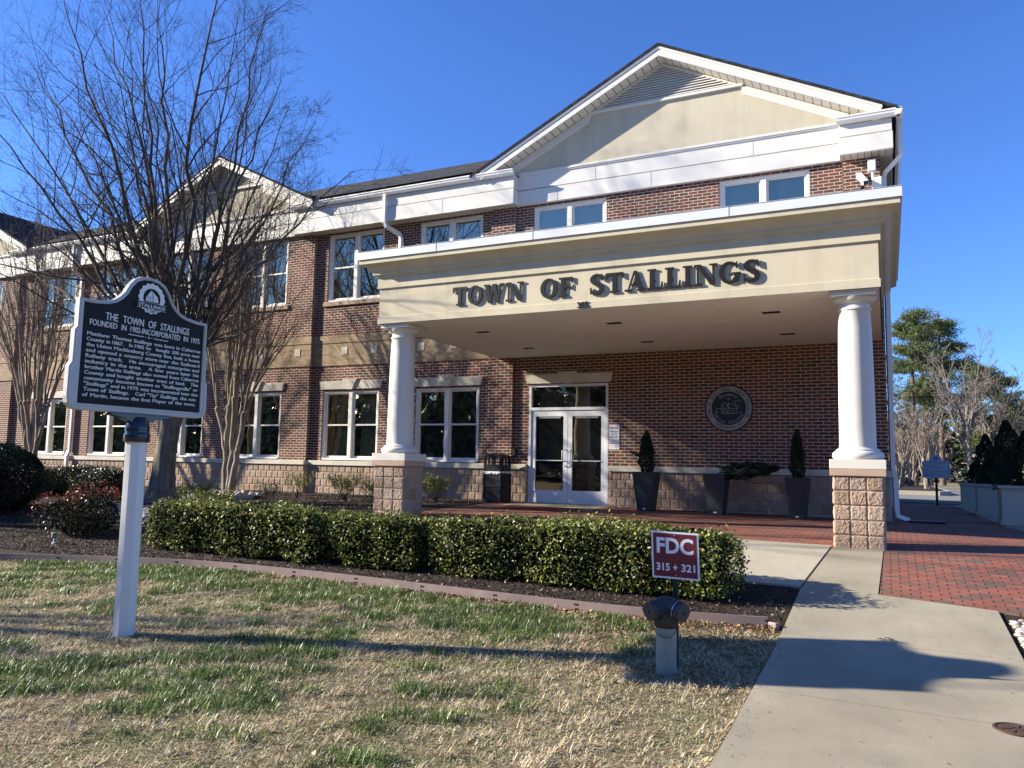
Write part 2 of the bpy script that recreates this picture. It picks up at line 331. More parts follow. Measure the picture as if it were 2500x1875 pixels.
def pavers():
    t = NT('brick_pavers'); p = t.sep(t.pos()); L, W = .186, .090
    v = t.math('DIVIDE', p[1], W); row = t.math('FLOOR', v); fv = t.math('FRACT', v)
    uu = t.math('ADD', t.math('DIVIDE', p[0], L), t.math('MULTIPLY', t.math('MODULO', t.math('ADD', row, 400.0), 2.0), .5)); cu = t.math('FLOOR', uu); fu = t.math('FRACT', uu)
    du = t.math('MULTIPLY', t.math('MINIMUM', fu, t.math('SUBTRACT', 1.0, fu)), L); dv = t.math('MULTIPLY', t.math('MINIMUM', fv, t.math('SUBTRACT', 1.0, fv)), W)
    end = t.math('MULTIPLY', t.math('LESS_THAN', du, .0075), t.math('GREATER_THAN', dv, .012)); lng = t.math('LESS_THAN', dv, .0028)
    thin = t.math('LESS_THAN', du, .002); gap = t.math('MAXIMUM', t.math('MAXIMUM', end, thin), t.math('MULTIPLY', lng, .6))
    wn_ = t.n('ShaderNodeTexWhiteNoise', noise_dimensions='2D'); t.l(t.comb(cu, row), wn_.inputs['Vector'])
    c = t.ramp(wn_.outputs[0], [(0, (.10,.075,.06)), (.18, (.13,.08,.06)), (.34, (.19,.070,.048)), (.7, (.245,.076,.050)), (1, (.28,.10,.065))])
    c = t.mix(t.ramp(t.noise(t.pos(), 18, 7, .7), [(.3, (.35,)*3), (.65, (0,)*3)]), c, (.12,.06,.045))
    c = t.mix(t.ramp(t.noise(t.pos(), .7, 4), [(.4, (0,)*3), (.75, (.22,)*3)]), c, (.30,.18,.13))
    c = t.mix(gap, c, (.03,.022,.018)); hb = t.math('SUBTRACT', 1.0, gap)
    return t.fin(c, .85, t.bump(hb, .4, .006), spec=.25)
M['pavers'] = pavers()
M['edging'] = paint('mauve_plastic_edging', (.225,.165,.150), .55, .10, 4, .4, dirt=((.30,.25,.22), .6))
M['galv'] = paint('galvanised_pipe', (.24,.275,.25), .55, .25, 9, .4, dirt=((.16,.15,.10), .7))
M['bronze'] = paint('tarnished_dark_bronze', (.030,.040,.040), .5, .4, 14, .4, bump=.3, bs=120)
M['bronzecap'] = paint('tarnished_brown_cap', (.055,.048,.042), .55, .35, 16, .4, bump=.3, bs=120)
M['rust'] = paint('rusty_iron', (.075,.042,.030), .8, .4, 25, .3, bump=.5, bs=90)
M['maroon'] = paint('maroon_sign_face', (.135,.018,.030), .45, .06, 4, .4)
M['signwhite'] = paint('white_sign_paint', (.74,.76,.80), .45, .03, 4, .4)
M['postalu'] = paint('painted_aluminium_post', (.70,.68,.63), .35, .04, 5, .5)
M['markframe'] = paint('marker_silver_frame', (.47,.46,.43), .38, .06, 6, .5, dirt=((.45,.42,.38), .4))
M['markface'] = paint('marker_black_face', (.013,.015,.017), .65, .25, 30, .25, bump=.35, bs=70)
M['marktext'] = paint('marker_silver_text', (.74,.73,.69), .45, .06, 9, .4)
M['markbase'] = paint('glossy_navy_bracket', (.010,.013,.025), .15, .1, 5, .6)
M['stone'] = NT('river_stone').fin((.3,.27,.22), .7)
_t = NT('river_stones'); M['stone'] = _t.fin(_t.ramp(_t.island(), [(0, (.17,.15,.12)), (.5, (.36,.32,.26)), (1, (.55,.50,.43))]), .8)
M['sealgrey'] = paint('seal_silver', (.27,.27,.26), .5, .06, 10, .4)
M['sealblack'] = paint('seal_black', (.008,.008,.009), .35, .1, 10, .4)
M['navy'] = paint('navy_print', (.02,.03,.16), .5, .05, 9, .3)
M['redprint'] = paint('red_print', (.45,.03,.03), .5, .05, 9, .3)
M['carpaint'] = paint('silver_car_paint', (.50,.53,.57), .22, .03, 2, .6, .5)
M['redpaint'] = paint('dark_red_car_paint', (.22,.015,.015), .25, .05, 2, .6)
M['carglass'] = paint('car_glass', (.012,.014,.016), .06, .1, 2, .6)
M['tyre'] = paint('tyre_rubber', (.018,.018,.018), .8, .1, 8, .3)
M['rim'] = paint('alloy_rim', (.45,.45,.46), .3, .05, 8, .5, .7)
M['lampglass'] = paint('lamp_lens', (.7,.7,.72), .1, .03, 8, .6)
M['mat'] = paint('maroon_door_mat', (.17,.045,.035), .95, .15, 20, .1, bump=.4, bs=150)
M['greenpost'] = paint('green_sign_post', (.010,.040,.028), .5, .1, 8, .4)
M['bag'] = paint('grey_liner', (.45,.45,.45), .35, .2, 20, .5)
M['fence'] = paint('dark_fence', (.03,.035,.035), .8, .2, 2, .2)
M['siding'] = paint('cream_siding', (.62,.58,.46), .7, .06, 2, .3)
M['dirsign'] = paint('directory_sign_face', (.50,.51,.53), .45, .04, 4, .4)

# ------------------------------------------------------------------ ground sheets
def sheet(name, pts, mat, off, skirt=0.0, parent=None):
    bm = bmesh.new(); vs = [bm.verts.new((x, y, 0)) for x, y in pts]; f = bm.faces.new(vs)
    if f.normal.z < 0: bmesh.ops.reverse_faces(bm, faces=[f])
    bmesh.ops.triangulate(bm, faces=bm.faces[:])
    for y in GY[1:-1]: bmesh.ops.bisect_plane(bm, geom=bm.verts[:]+bm.edges[:]+bm.faces[:], plane_co=(0, y, 0), plane_no=(0, 1, 0), dist=1e-5)
    for x in (-9, 2): bmesh.ops.bisect_plane(bm, geom=bm.verts[:]+bm.edges[:]+bm.faces[:], plane_co=(x, 0, 0), plane_no=(1, 0, 0), dist=1e-5)
    for v in bm.verts: v.co.z = g(v.co.x, v.co.y) + off
    bmesh.ops.recalc_face_normals(bm, faces=bm.faces[:])
    up = sum(q.normal.z for q in bm.faces)
    if up < 0: bmesh.ops.reverse_faces(bm, faces=bm.faces[:])
    if skirt:
        es = [e for e in bm.edges if e.is_boundary]; r = bmesh.ops.extrude_edge_only(bm, edges=es)
        for v in r['geom']:
            if isinstance(v, bmesh.types.BMVert): v.co.z -= skirt
    me = bpy.data.meshes.new(name); bm.to_mesh(me); bm.free(); me.materials.append(mat)
    o = bpy.data.objects.new(name, me); C.objects.link(o); o['kind'] = 'structure'
    if parent: o.parent = parent
    return o
sheet('lawn', [(-400, -300), (400, -300), (400, 500), (-400, 500)], M['lawn'], 0)
EDGE = [(-22, 4.2), (-15, 5.6), (-11.9, 6.35), (-11, 6.7), (-9.83, 7.05), (-8.93, 7.24), (-7.99, 7.42), (-6.83, 7.5), (-5.58, 7.52), (-4.45, 7.5), (-3.33, 7.48), (-2.21, 7.5), (-1.45, 7.58), (-1.04, 7.66)]
sheet('mulch_bed', EDGE + [(-.92, 7.6), (-.92, 9.27), (-8.5, 9.27), (-8.5, 11.3), (-7.6, 11.72), (-7.98, 12.4), (-8.05, 14.2), (-8.1, 16.6), (-40, 16.6), (-40, 6)], M['mulch'], .012)
sheet('planting_strip', [(-5.5, 16.15), (-.7, 16.15), (-.7, 16.62), (-5.5, 16.62)], M['mulch'], .022)
for i, (y0, y1) in enumerate([(-8, 2.6), (2.61, 4.24), (4.25, 5.84), (5.85, 7.48), (7.49, 9.2)]):
    pass
wk = [[(-.9, y0), (.93, y0), (.93, y1), (-.9, y1)] for y0, y1 in ((-8, 2.55), (2.562, 4.2), (4.212, 5.83), (5.844, 7.466))]
wk += [[(-.9, 7.478), (.93, 7.478), (.93, 9.05), (-.12, 9.25), (-.12, 9.262), (-.9, 9.262)], [(-.89, 9.27), (-.13, 9.27), (-.08, 11.6), (-.70, 11.6)]]
for q in wk: sheet('sidewalk', q, M['concrete'], .030, .15)
sheet('concrete_apron', [(-8.4, 9.3), (-.915, 9.3), (-.725, 11.6), (-.725, 11.70), (-7.6, 11.70), (-8.4, 11.5)], M['apron'], .034, .2)
sheet('brick_paving', [(-7.6, 11.715), (-.70, 11.715), (-.70, 11.62), (-.068, 11.62), (-.115, 9.27), (1.14, 9.03), (4.5, 8.45), (4.5, 13.5), (2.2, 15.2), (1.92, 16.6), (1.92, 29.5), (.02, 29.5), (.02, 16.62), (-8.1, 16.62), (-8.05, 14.2), (-7.98, 12.4)], M['pavers'], .026, .1)
sheet('door_pad', [(-7.62, 15.35), (-5.55, 15.35), (-5.55, 16.66), (-7.62, 16.66)], M['concrete'], .031, .02)
sheet('side_pavement', [(1.93, 16.62), (2.21, 15.21), (4.5, 13.52), (4.5, 29.5), (1.93, 29.5)], M['concrete'], .026, .1)
sheet('gravel_bed', [(.95, -8), (6, -8), (6, 8.2), (1.16, 9.0), (.95, 9.04)], M['mulch'], .008)
sheet('verge', [(-3, 29.5), (6, 29.5), (6, 31.4), (-3, 31.4)], M['mulch'], .018)
sheet('parking_lot', [(-60, 31.55), (90, 31.55), (90, 64), (-60, 64)], M['asphalt'], .012)
sheet('road', [(-200, 66), (200, 66), (200, 78), (-200, 78)], M['asphalt'], .014)
k_ = MB()
for x0, x1, y0, y1 in ((-60, 90, 31.4, 31.55),): k_.box(x0, x1, y0, y1, g(0, y0)-.1, g(0, y0)+.09)
o = k_.build('kerb', M['apron']); o['kind'] = 'structure'

# ------------------------------------------------------------------ the town hall
YW, ZF = 16.60, .93         # main wall plane, top of sill band
HALL = thing('town_hall', (-8, 16.6, 0), 'two storey red brick town hall with white gables, dark roof and columned entrance canopy', 'building')
def wall_holes(mb, Y, x0, x1, z0, z1, holes, depth):
    xs = sorted({x0, x1} | {h[i] for h in holes for i in (0, 1) if x0 < h[i] < x1}); zs = sorted({z0, z1} | {h[i] for h in holes for i in (2, 3) if z0 < h[i] < z1})
    for a, b in zip(xs, xs[1:]):
        for c, d in zip(zs, zs[1:]):
            mx, mz = (a+b)/2, (c+d)/2
            if any(h[0] < mx < h[1] and h[2] < mz < h[3] for h in holes): continue
            mb.quad((a, Y, c), (b, Y, c), (b, Y, d), (a, Y, d))
    for h in holes:
        if h[0] < x0-.01 or h[1] > x1+.01: continue
        a, b, c, d = h; c = max(c, z0); d = min(d, z1); Y2 = Y+depth
        mb.quad((a, Y, c), (a, Y2, c), (a, Y2, d), (a, Y, d)); mb.quad((b, Y, c), (b, Y, d), (b, Y2, d), (b, Y2, c))
        mb.quad((a, Y, d), (a, Y2, d), (b, Y2, d), (b, Y, d)); mb.quad((a, Y, c), (b, Y, c), (b, Y2, c), (a, Y2, c))
WL, WH = .95, 2.79; UL, UH = 5.24, 7.12; HW = .92
lowx = [-9.85, -12.82, -16.02, -18.98, -22.35, -25.3, -29.2, -32.2]; upx = lowx + [-6.62, -2.21]
YP = 16.49                   # projecting pavilion plane
def yplane(x): return YP if (-20.85 < x < -14.15 or x < -27.3) else YW
holes_m = [(x-HW, x+HW, WL-.02, WH) for x in lowx] + [(x-HW, x+HW, UL, UH) for x in upx] + [(-7.59, -5.63, -.2, 2.80)]
b = MB()
for x0, x1, Y in ((-27.3, -20.85, YW), (-14.15, .02, YW), (-20.85, -14.15, YP), (-34, -27.3, YP)):
    wall_holes(b, Y, x0, x1, -.3, 7.9, [h for h in holes_m if x0 < h[0] and h[1] < x1], .16)
for x in (-20.85, -14.15, -27.3): b.quad((x, YP, -.3), (x, YW, -.3), (x, YW, 7.9), (x, YP, 7.9))
b.quad((.02, YW, -.3), (.02, 30, -.3), (.02, 30, 7.9), (.02, YW, 7.9)); b.quad((-34, YP, -.3), (-34, 30, -.3), (-34, 30, 7.9), (-34, YP, 7.9)); b.quad((-34, 30, -.3), (.02, 30, -.3), (.02, 30, 7.9), (-34, 30, 7.9))
for x0, x1 in ((-8.65, -8.0), (-.66, .023)): b.box(x0, x1, 16.52, YW+.02, .93, 7.4)     # brick pilasters
b.build('brick_wall', M['brick'], HALL)
# expansion joint lines
# tan brick band
b = MB()
for x0, x1, Y in ((-27.3, -20.85, YW), (-14.15, -8.65, YW), (-20.88, -14.12, YP), (-34, -27.27, YP)):
    if x1 == -8.65: x1 = -8.652
    b.box(x0, x1, Y-.022, Y+.05, 3.48, 4.075); b.box(x0, x1, Y-.022, Y+.05, 4.10, 4.31)
tb = b.build('tan_brick_band', M['tanbrick'], HALL)
for x in (-13.06, -12.09, -10.63, -9.69, -14.58, -15.94, -17.07, -18.2, -19.3, -20.45, -21.6, -22.6, -24.75, -26.05): MB().box(x-.095, x+.095, yplane(x)-.034, yplane(x), 3.77, 3.97).build('square_stone_inset', M['limestone'], tb)
# stone base of split-face blocks
rb = np.random.RandomState(3)
def rough_face(mb, o, u, v, n, w_, h_, nu=8, nv=7, amp=.015, rs=rb):
    o, u, v, n = map(np.array, (o, u, v, n)); gi = .003
    hgt = rs.rand(nu+1, nv+1); hgt = (hgt + np.roll(hgt, 1, 0) + np.roll(hgt, 1, 1) + rs.rand()*1.2 + np.linspace(0, rs.randn()*.6, nu+1)[:, None] + np.linspace(0, rs.randn()*.6, nv+1)[None, :]) / 3.4
    k = len(mb.v)
    for i in range(nu+1):
        for j in range(nv+1):
            e = i in (0, nu) or j in (0, nv); ss = gi + (w_-2*gi)*i/nu + (0 if e else rs.uniform(-.006, .006)); tt = gi + (h_-2*gi)*j/nv + (0 if e else rs.uniform(-.006, .006))
            p = o + u*ss + v*tt + n*(-.002 if e else .003 + amp*.55*max(0, hgt[i, j]) + rs.uniform(0, .0055 if amp > .008 else .0035)); mb.v.append(tuple(p))
    for i in range(nu):
        for j in range(nv): a = k+i*(nv+1)+j; mb.f.append((a, a+nv+1, a+nv+2, a+1))
b = MB(); mo = MB(); sb = MB(); ch = .19
segs = [(-34, -27.3, YP), (-27.3, -20.85, YW), (-20.85, -14.15, YP), (-14.15, -7.62, YW), (-5.60, .02, YW)]
for x0, x1, Y in segs:
    mo.box(x0, x1, Y-.035, Y+.02, -.3, .81); sb.box(x0-(.01 if Y == YP else 0), x1+(.01 if Y == YP else 0), Y-.085, Y+.06, .81, .93)
    for r in range(5):
        z = .81-ch*(r+1); x = x0 + (.0 if r % 2 else .1)
        if x > x0+.01: rough_face(b, (x0, Y-.04, z), (1,0,0), (0,0,1), (0,-1,0), .1, ch, 4, 6, .006)
        while x < x1-.02:
            ww = min(.2, x1-x); rough_face(b, (x, Y-.04, z), (1,0,0), (0,0,1), (0,-1,0), ww, ch, 7, 7, .007); x += .2
for r in range(5): rough_face(b, (-14.11, YP-.04, .81-ch*(r+1)), (0,1,0), (0,0,1), (1,0,0), .11, ch, 3, 5)
mo.box(.02, .05, YW-.035, 30, -.3, .81); sb.box(.02, .09, YW-.085, 30, .81, .93)
bs = b.build('stone_base', M['block'], HALL); mo.build('mortar', M['blockmortar'], bs)
for x in (-32.1, -30.2, -28.2, -26, -23.9, -21.9, -19.7, -17.4, -15.3, -12.6, -10.9, -9.1, -4.2, -2.4): pass
sb.build('sill_band', M['limestone'], HALL, bevel=.006)
# windows -----------------------------------------------------------
def window_frame(h):
    b = MB(); w_ = HW; t = .05
    b.box(-w_, -w_+t, .02, .15, 0, h); b.box(w_-t, w_, .02, .15, 0, h); b.box(-w_+t, w_-t, .02, .15, h-t, h); b.box(-w_+t, w_-t, .0, .15, 0, t)
    b.box(-.055, .055, .012, .15, t, h-t); b.box(-w_+t, -w_+t+.022, .035, .15, t, h-t); b.box(w_-t-.022, w_-t, .035, .15, t, h-t)
    for s_ in (-1, 1):
        x0, x1 = (-w_+t+.022, -.055) if s_ < 0 else (.055, w_-t-.022)
        mz = h*.505
        b.box(x0, x0+.04, .06, .12, mz, h-t); b.box(x1-.04, x1, .06, .12, mz, h-t); b.box(x0+.04, x1-.04, .06, .12, h-t-.04, h-t); b.box(x0, x1, .055, .12, mz-.018, mz+.022)
        b.box(x0, x0+.04, .08, .13, t, mz-.018); b.box(x1-.04, x1, .08, .13, t, mz-.018); b.box(x0+.04, x1-.04, .08, .13, t, t+.06)
    return b
def pane_mesh(h):
    b = MB(); w_ = HW
    for x0, x1 in ((-w_+.08, -.06), (.06, w_-.08)):
        for z0, z1, y in ((.1, h*.49, .105), (h*.515, h-.08, .09)): b.quad((x0, y, z0), (x1, y, z0), (x1, y, z1), (x0, y, z1))
    return b
def lintel_mesh(w_=1.02):
    b = MB(); b.xz([(-w_+.05, .0), (-.10, 0), (-.20, .215), (-w_, .215)], -.045, .02); b.xz([(w_-.05, .0), (w_, .215), (.20, .215), (.10, 0)], -.045, .02)
    return b
def key_mesh(): b = MB(); b.xz([(-.10, -.012), (.10, -.012), (.235, .265), (-.235, .265)], -.085, .02); return b
winL = winU = None
def window(x, up):
    global winL, winU
    Y = yplane(x); z = UL if up else WL; h = (UH-UL) if up else (WH-WL); base = winU if up else winL
    if base is None:
        wv = window_frame(h).build('window', M['winframe'], HALL, local=True, bevel=.004); pane_mesh(h).build('pane', M['glass'], wv, local=True)
        if up: MB().box(-HW-.1, HW+.1, -.05, .05, -.115, -.002).build('window_sill', M['capstone'], wv, local=True, bevel=.004)
        else:
            l_ = MB(); l_.add(lintel_mesh()); l_.add(key_mesh()); l_.v = [(p[0], p[1], p[2]+h+.045) for p in l_.v]; l_.build('lintel', M['limestone'], wv, local=True, bevel=.004)
        if up: winU = wv
        else: winL = wv
    else: wv = copy_tree(base, HALL)
    wv.location = Vector((x, Y, z)) - HALL.location
    return wv
for x in lowx: window(x, False)
for x in upx: window(x, True)
# front doors -------------------------------------------------------
DX0, DX1, DT = -7.59, -5.63, 2.80
b = MB(); b.box(DX0, DX0+.06, 16.60, 16.72, .04, DT); b.box(DX1-.06, DX1, 16.60, 16.72, .04, DT); b.box(DX0+.06, DX1-.06, 16.60, 16.72, DT-.06, DT); b.box(DX0+.06, DX1-.06, 16.60, 16.72, 2.19, 2.26)
df = b.build('door_frame', M['doorframe'], HALL, bevel=.004)
MB().quad((DX0+.06, 16.67, 2.26), (DX1-.06, 16.67, 2.26), (DX1-.06, 16.67, DT-.06), (DX0+.06, 16.67, DT-.06)).build('transom_pane', M['doorglass'], df)
mid = (DX0+DX1)/2
for x0, x1, s_ in ((DX0+.065, mid-.004, 1), (mid+.004, DX1-.065, -1)):
    b = MB(); st = .105; z0, z1 = .05, 2.18
    b.box(x0, x0+st, 16.62, 16.67, z0, z1); b.box(x1-st, x1, 16.62, 16.67, z0, z1); b.box(x0+st, x1-st, 16.62, 16.67, z1-.13, z1); b.box(x0+st, x1-st, 16.62, 16.67, z0, z0+.30)
    b.box(x0+st, x1-st, 16.60, 16.625, 1.02, 1.04)
    dd = b.build('front_door', M['doorframe'], HALL, bevel=.003)
    MB().quad((x0+st, 16.65, z0+.3), (x1-st, 16.65, z0+.3), (x1-st, 16.65, z1-.13), (x0+st, 16.65, z1-.13)).build('door_pane', M['doorglass'], dd)
    hx = x1-.055 if s_ > 0 else x0+.055; hb = hx-.075*s_*-1
    hd = MB().tube([(hx, 16.62, 1.28), (hx, 16.55, 1.28), (hx-s_*.04, 16.53, 1.25), (hx-s_*.04, 16.53, 1.06), (hx, 16.55, 1.02), (hx, 16.62, 1.02)], .014, 8); hd.build('pull_handle', M['doorframe'], dd, smooth=50)
    MB().lathe([(.022, 0), (.022, .02)], 0, 0, 12).add(MB()).build('lock_cylinder', M['rim'], dd, local=True).location = Vector((hx, 16.605, .90)) - wloc(dd)
    MB().box(x0+st+.08, x1-st-.08, 16.63, 16.648, z1-.175, z1-.13).build('door_closer', M['sealgrey'], dd)
l_ = MB(); l_.add(lintel_mesh(1.085)); l_.add(key_mesh()); l_.v = [(p[0]+mid, p[1]+YW, p[2]+2.82) for p in l_.v]; l_.build('door_lintel', M['limestone'], HALL, bevel=.004)
MB().box(DX0-.01, DX1+.01, 16.56, 16.7, .0, .045).build('threshold', M['doorframe'], HALL)
# fascias, soffits and gutters --------------------------------------
def gutter_x(mb, x0, x1, yf, zt, d=.12, h=.135):
    pr = [(yf, zt), (yf, zt-.03), (yf+.015, zt-.045), (yf+.02, zt-.08), (yf+.055, zt-h), (yf+d, zt-h), (yf+d, zt-.01), (yf+.012, zt-.01), (yf+.012, zt)]
    mb.yz(pr, x0, x1)
fas = MB()
for x0, x1 in ((-14.75, -7.92), (-27.35, -20.25)):
    fas.box(x0, x1, 16.215, 16.60, 7.185, 7.535); fas.box(x0, x1, 16.228, 16.60, 7.555, 7.88); MB().box(x0+.004, x1-.004, 16.225, 16.598, 7.17, 7.184).build('soffit', M['soffit_x'], HALL)
    fas.box(x0, x1, 16.205, 16.225, 7.155, 7.20)
    gut = MB(); gutter_x(gut, x0-.03, x1+.02, 16.09, 7.985); gut.build('gutter', M['white_alu'], HALL)
for x0, x1, Y in ((-7.92, -.70, 16.50), (-20.25, -14.75, 16.40), (-34, -27.35, 16.40)):
    fas.box(x0, x1, Y, YW, 7.185, 7.54); fas.box(x0, x1, Y+.012, YW, 7.562, 7.93); fas.box(x0, x1, Y-.03, YW, 7.93, 7.985); fas.box(x0, x1, Y-.012, Y+.02, 7.90, 7.93)
for x, z0, z1, Y in ((-5.95, 7.562, 7.90, 16.512), (-4.62, 7.185, 7.54, 16.50), (-6.9, 7.185, 7.54, 16.50), (-2.4, 7.562, 7.90, 16.512), (-9.9, 7.185, 7.535, 16.215), (-12.6, 7.555, 7.85, 16.228)): MB().box(x, x+.005, Y-.003, Y-.0005, z0+.01, z1-.01).build('panel_seam', M['sealgrey'], HALL)
# right-hand return box
fas.box(-.70, .27, 16.215, 16.60, 7.185, 7.535); fas.box(-.70, .258, 16.228, 16.60, 7.555, 7.80); MB().box(-.696, .262, 16.225, 16.598, 7.17, 7.184).build('soffit', M['soffit_x'], HALL); gut = MB()
gutter_x(gut, -.73, .46, 16.09, 7.935)
fas.box(.235, .262, 16.601, 30, 7.185, 7.80)
gut.extr([(.46, 16.09, 7.935), (.46, 16.09, 7.905), (.445, 16.09, 7.89), (.44, 16.09, 7.855), (.405, 16.09, 7.80), (.34, 16.09, 7.80), (.34, 16.09, 7.925), (.448, 16.09, 7.925), (.448, 16.09, 7.935)], (0, 14, 0))
fas.build('fascia', M['white_trim'], HALL, bevel=.004)
MB().box(.022, .234, 16.6, 30, 7.17, 7.184).build('soffit', M['soffit_y'], HALL)
gut.build('gutter', M['white_alu'], HALL)
# roofs -------------------------------------------------------------
b = MB(); th = .06
def roof_ns(mb, xc, za, half, y0, y1):
    ze = za-half*.5
    for s_ in (-1, 1): mb.extr([(xc, y0, za), (xc, y0, za+th), (xc+s_*half, y0, ze+th), (xc+s_*half, y0, ze)], (0, y1-y0, 0))
def slope(y): return 8.05 + .5*(y-16.1)
for zo in (0, -.05):
    top = [(-38, 16.1)]
    for xc, za in ((-30.7, 10.26), (-17.5, 9.84), (-4.35, 10.33)):
        hh = 2*(za-8.05); top += [(xc-hh, 16.1), (xc, 16.1+hh)] + ([(xc+hh, 16.1)] if xc < -10 else [])
    top += [(-4.35, 21.5), (-38, 21.5)]
    b.face([(x, y, slope(y)+zo) for x, y in top])
b.extr([(-38, 21.5, 10.70), (-38, 21.5, 10.75), (-38, 26.9, 8.05), (-38, 26.9, 7.99)], (33.6, 0, 0))
b.quad((-38, 16.1, 8.0), (-8.9, 16.1, 8.0), (-8.9, 16.1, 8.05), (-38, 16.1, 8.05)) if False else None
roof_ns(b, -4.35, 10.27, 4.72, 16.08, 30.2); roof_ns(b, -17.5, 9.78, 3.62, 16.0, 20.2); roof_ns(b, -30.7, 10.2, 4.45, 16.0, 20.9)
b.build('roof', M['shingle'], HALL)
# gables
def gable(xc, za, half, yw, yr, vent_h, vb):
    """za: top of the rake board at the ridge; yw: face of the wall; yr: face of the rake board"""
    p = .5
    def band(o0, o1, h0, y0, y1, mb):
        for s_ in (-1, 1): mb.extr([(xc, y0, za-o0), (xc+s_*h0, y0, za-o0-p*h0), (xc+s_*h0, y0, za-o1-p*h0), (xc, y0, za-o1)], (0, y1-y0, 0))
    rk = MB(); band(0, .055, half, yr-.02, yr+.02, rk); band(.05, .215, half-.02, yr, yr+.025, rk)
    band(.225, .285, half-.62, yw-.035, yw, rk)
    hv = (za-.30-vb)/p+.10
    for s_ in (-1, 1): rk.extr([(xc+s_*hv, yw-.03, za-.285-p*hv), (xc+s_*(half-.62), yw-.03, za-.285-p*(half-.62)), (xc+s_*(half-.62), yw-.03, za-.42-p*(half-.62)), (xc+s_*(hv+.05), yw-.03, za-.42-p*(hv+.05))], (0, .03, 0))
    rk.build('rake_board', M['white_trim'], HALL)
    sf = MB(); band(.195, .21, half-.05, yr+.025, yw+.01, sf); sf.build('rake_soffit', M['soffit_rake'], HALL)
    st = MB(); zb = 7.95; st.xz([(xc-half+.3, zb), (xc+half-.3, zb), (xc+half-.3, za-.22-p*(half-.3)), (xc, za-.22), (xc-half+.3, za-.22-p*(half-.3))], yw, yw+.05); st.build('gable_stucco', M['stucco_gable'], HALL)
    # louvred vent
    zt = za-.255; hb = (zt-vb)/p; bk = MB().xz([(xc-hb-.06, vb), (xc+hb+.06, vb), (xc, zt+.03)], yw-.02, yw-.005)
    v_ = MB(); n = int((zt-vb-.1)/.058)
    for i in range(n):
        z = vb+.075+i*.058; hh = (zt-z)/p-.03
        if hh < .05: continue
        v_.extr([(xc-hh, yw-.055, z-.006), (xc-hh, yw-.05, z-.012), (xc-hh, yw-.022, z+.026), (xc-hh, yw-.022, z+.034)], (2*hh, 0, 0))
    v_.box(xc-hb-.05, xc+hb+.05, yw-.06, yw, vb-.01, vb+.05)
    vo = v_.build('louvred_vent', M['white_trim'], HALL); bk.build('vent_backing', M['sealgrey'], vo)
gable(-4.35, 10.26, 4.45, 16.50, 16.12, .9, 9.15); gable(-17.5, 9.77, 3.6, 16.40, 16.02, .8, 8.85); gable(-30.7, 10.19, 4.4, 16.40, 16.02, .9, 9.1)
# downspouts
def spout(name_pts, mat=M['white_alu'], w_=.062):
    return MB().tube(name_pts, w_, 4, rot=math.pi/4)
spout([(-11.62, 16.16, 7.86), (-11.62, 16.16, 7.12), (-11.58, 16.2, 7.02), (-11.35, 16.48, 6.86), (-11.32, 16.52, 6.75), (-11.32, 16.52, .2), (-11.32, 16.40, .08)]).build('downspout', M['white_alu'], HALL)
spout([(-24.0, 16.16, 7.86), (-24.0, 16.16, 7.12), (-24.0, 16.2, 7.02), (-24.0, 16.48, 6.86), (-24.0, 16.53, 6.75), (-24.0, 16.53, 1.1), (-24.0, 16.45, .92), (-24.0, 16.45, .2)]).build('downspout', M['white_alu'], HALL)
spout([(.40, 16.45, 7.82), (.40, 16.45, 7.3), (.40, 16.47, 7.1), (.12, 16.62, 6.85), (.085, 16.66, 6.75), (.085, 16.66, .99), (.12, 16.66, .80), (.13, 16.66, .2), (.15, 16.66, .07), (.34, 16.66, .0)], w_=.06).build('downspout', M['white_alu'], HALL)
spout([(.40, 20.5, 7.82), (.40, 20.5, 6.9), (.12, 20.5, 6.55), (.10, 20.5, 6.4), (.10, 20.5, .1)], w_=.06).build('downspout', M['white_alu'], HALL)
# canopy ------------------------------------------------------------
XL, XR, YF, ZB = -8.38, -.035, 11.60, 3.455
prof = [(.018, ZB), (.018, 3.575), (0.0, 3.583), (0.0, 4.105), (.03, 4.112), (.03, 4.30), (.05, 4.315), (.05, 4.335), (.085, 4.345), (.10, 4.355), (.10, 4.395), (.115, 4.405), (.13, 4.42), (.155, 4.455), (.19, 4.485), (.235, 4.505), (.275, 4.52), (.285, 4.53), (.285, 4.62)]
b = MB()
for (o0, z0), (o1, z1) in zip(prof, prof[1:]):
    P0 = [(XL-o0, 16.6), (XL-o0, YF-o0), (XR+o0, YF-o0), (XR+o0, 16.6)]; P1 = [(XL-o1, 16.6), (XL-o1, YF-o1), (XR+o1, YF-o1), (XR+o1, 16.6)]
    for i in range(3): b.quad((*P0[i], z0), (*P0[i+1], z0), (*P1[i+1], z1), (*P1[i], z1))
b.quad((XL-.285, 16.6, 4.615), (XR+.285, 16.6, 4.615), (XR+.285, YF-.285, 4.615), (XL-.285, YF-.285, 4.615))
can = b.build('entrance_canopy', M['stucco'], HALL)
b = MB(); o_ = .31
for x0, x1, y0, y1 in ((XL-o_, XR+o_, YF-o_, YF-o_+.02), (XL-o_, XL-o_+.02, YF-o_+.02, 16.5), (XR+o_-.02, XR+o_, YF-o_+.02, 16.5)): b.box(x0, x1, y0, y1, 4.61, 4.76)
b.box(XL-o_, XR+o_, YF-o_, 16.5, 4.745, 4.755); b.build('metal_coping', M['coping'], can)
for x in (-7.0, -5.15, -2.0): MB().box(x, x+.006, YF-o_-.004, YF-o_, 4.61, 4.762).build('coping_seam', M['sealgrey'], can)
MB().quad((XL+.0, YF, ZB+.002), (XR, YF, ZB+.002), (XR, 16.6, ZB+.002), (XL, 16.6, ZB+.002)).build('ceiling', M['ceiling'], can)
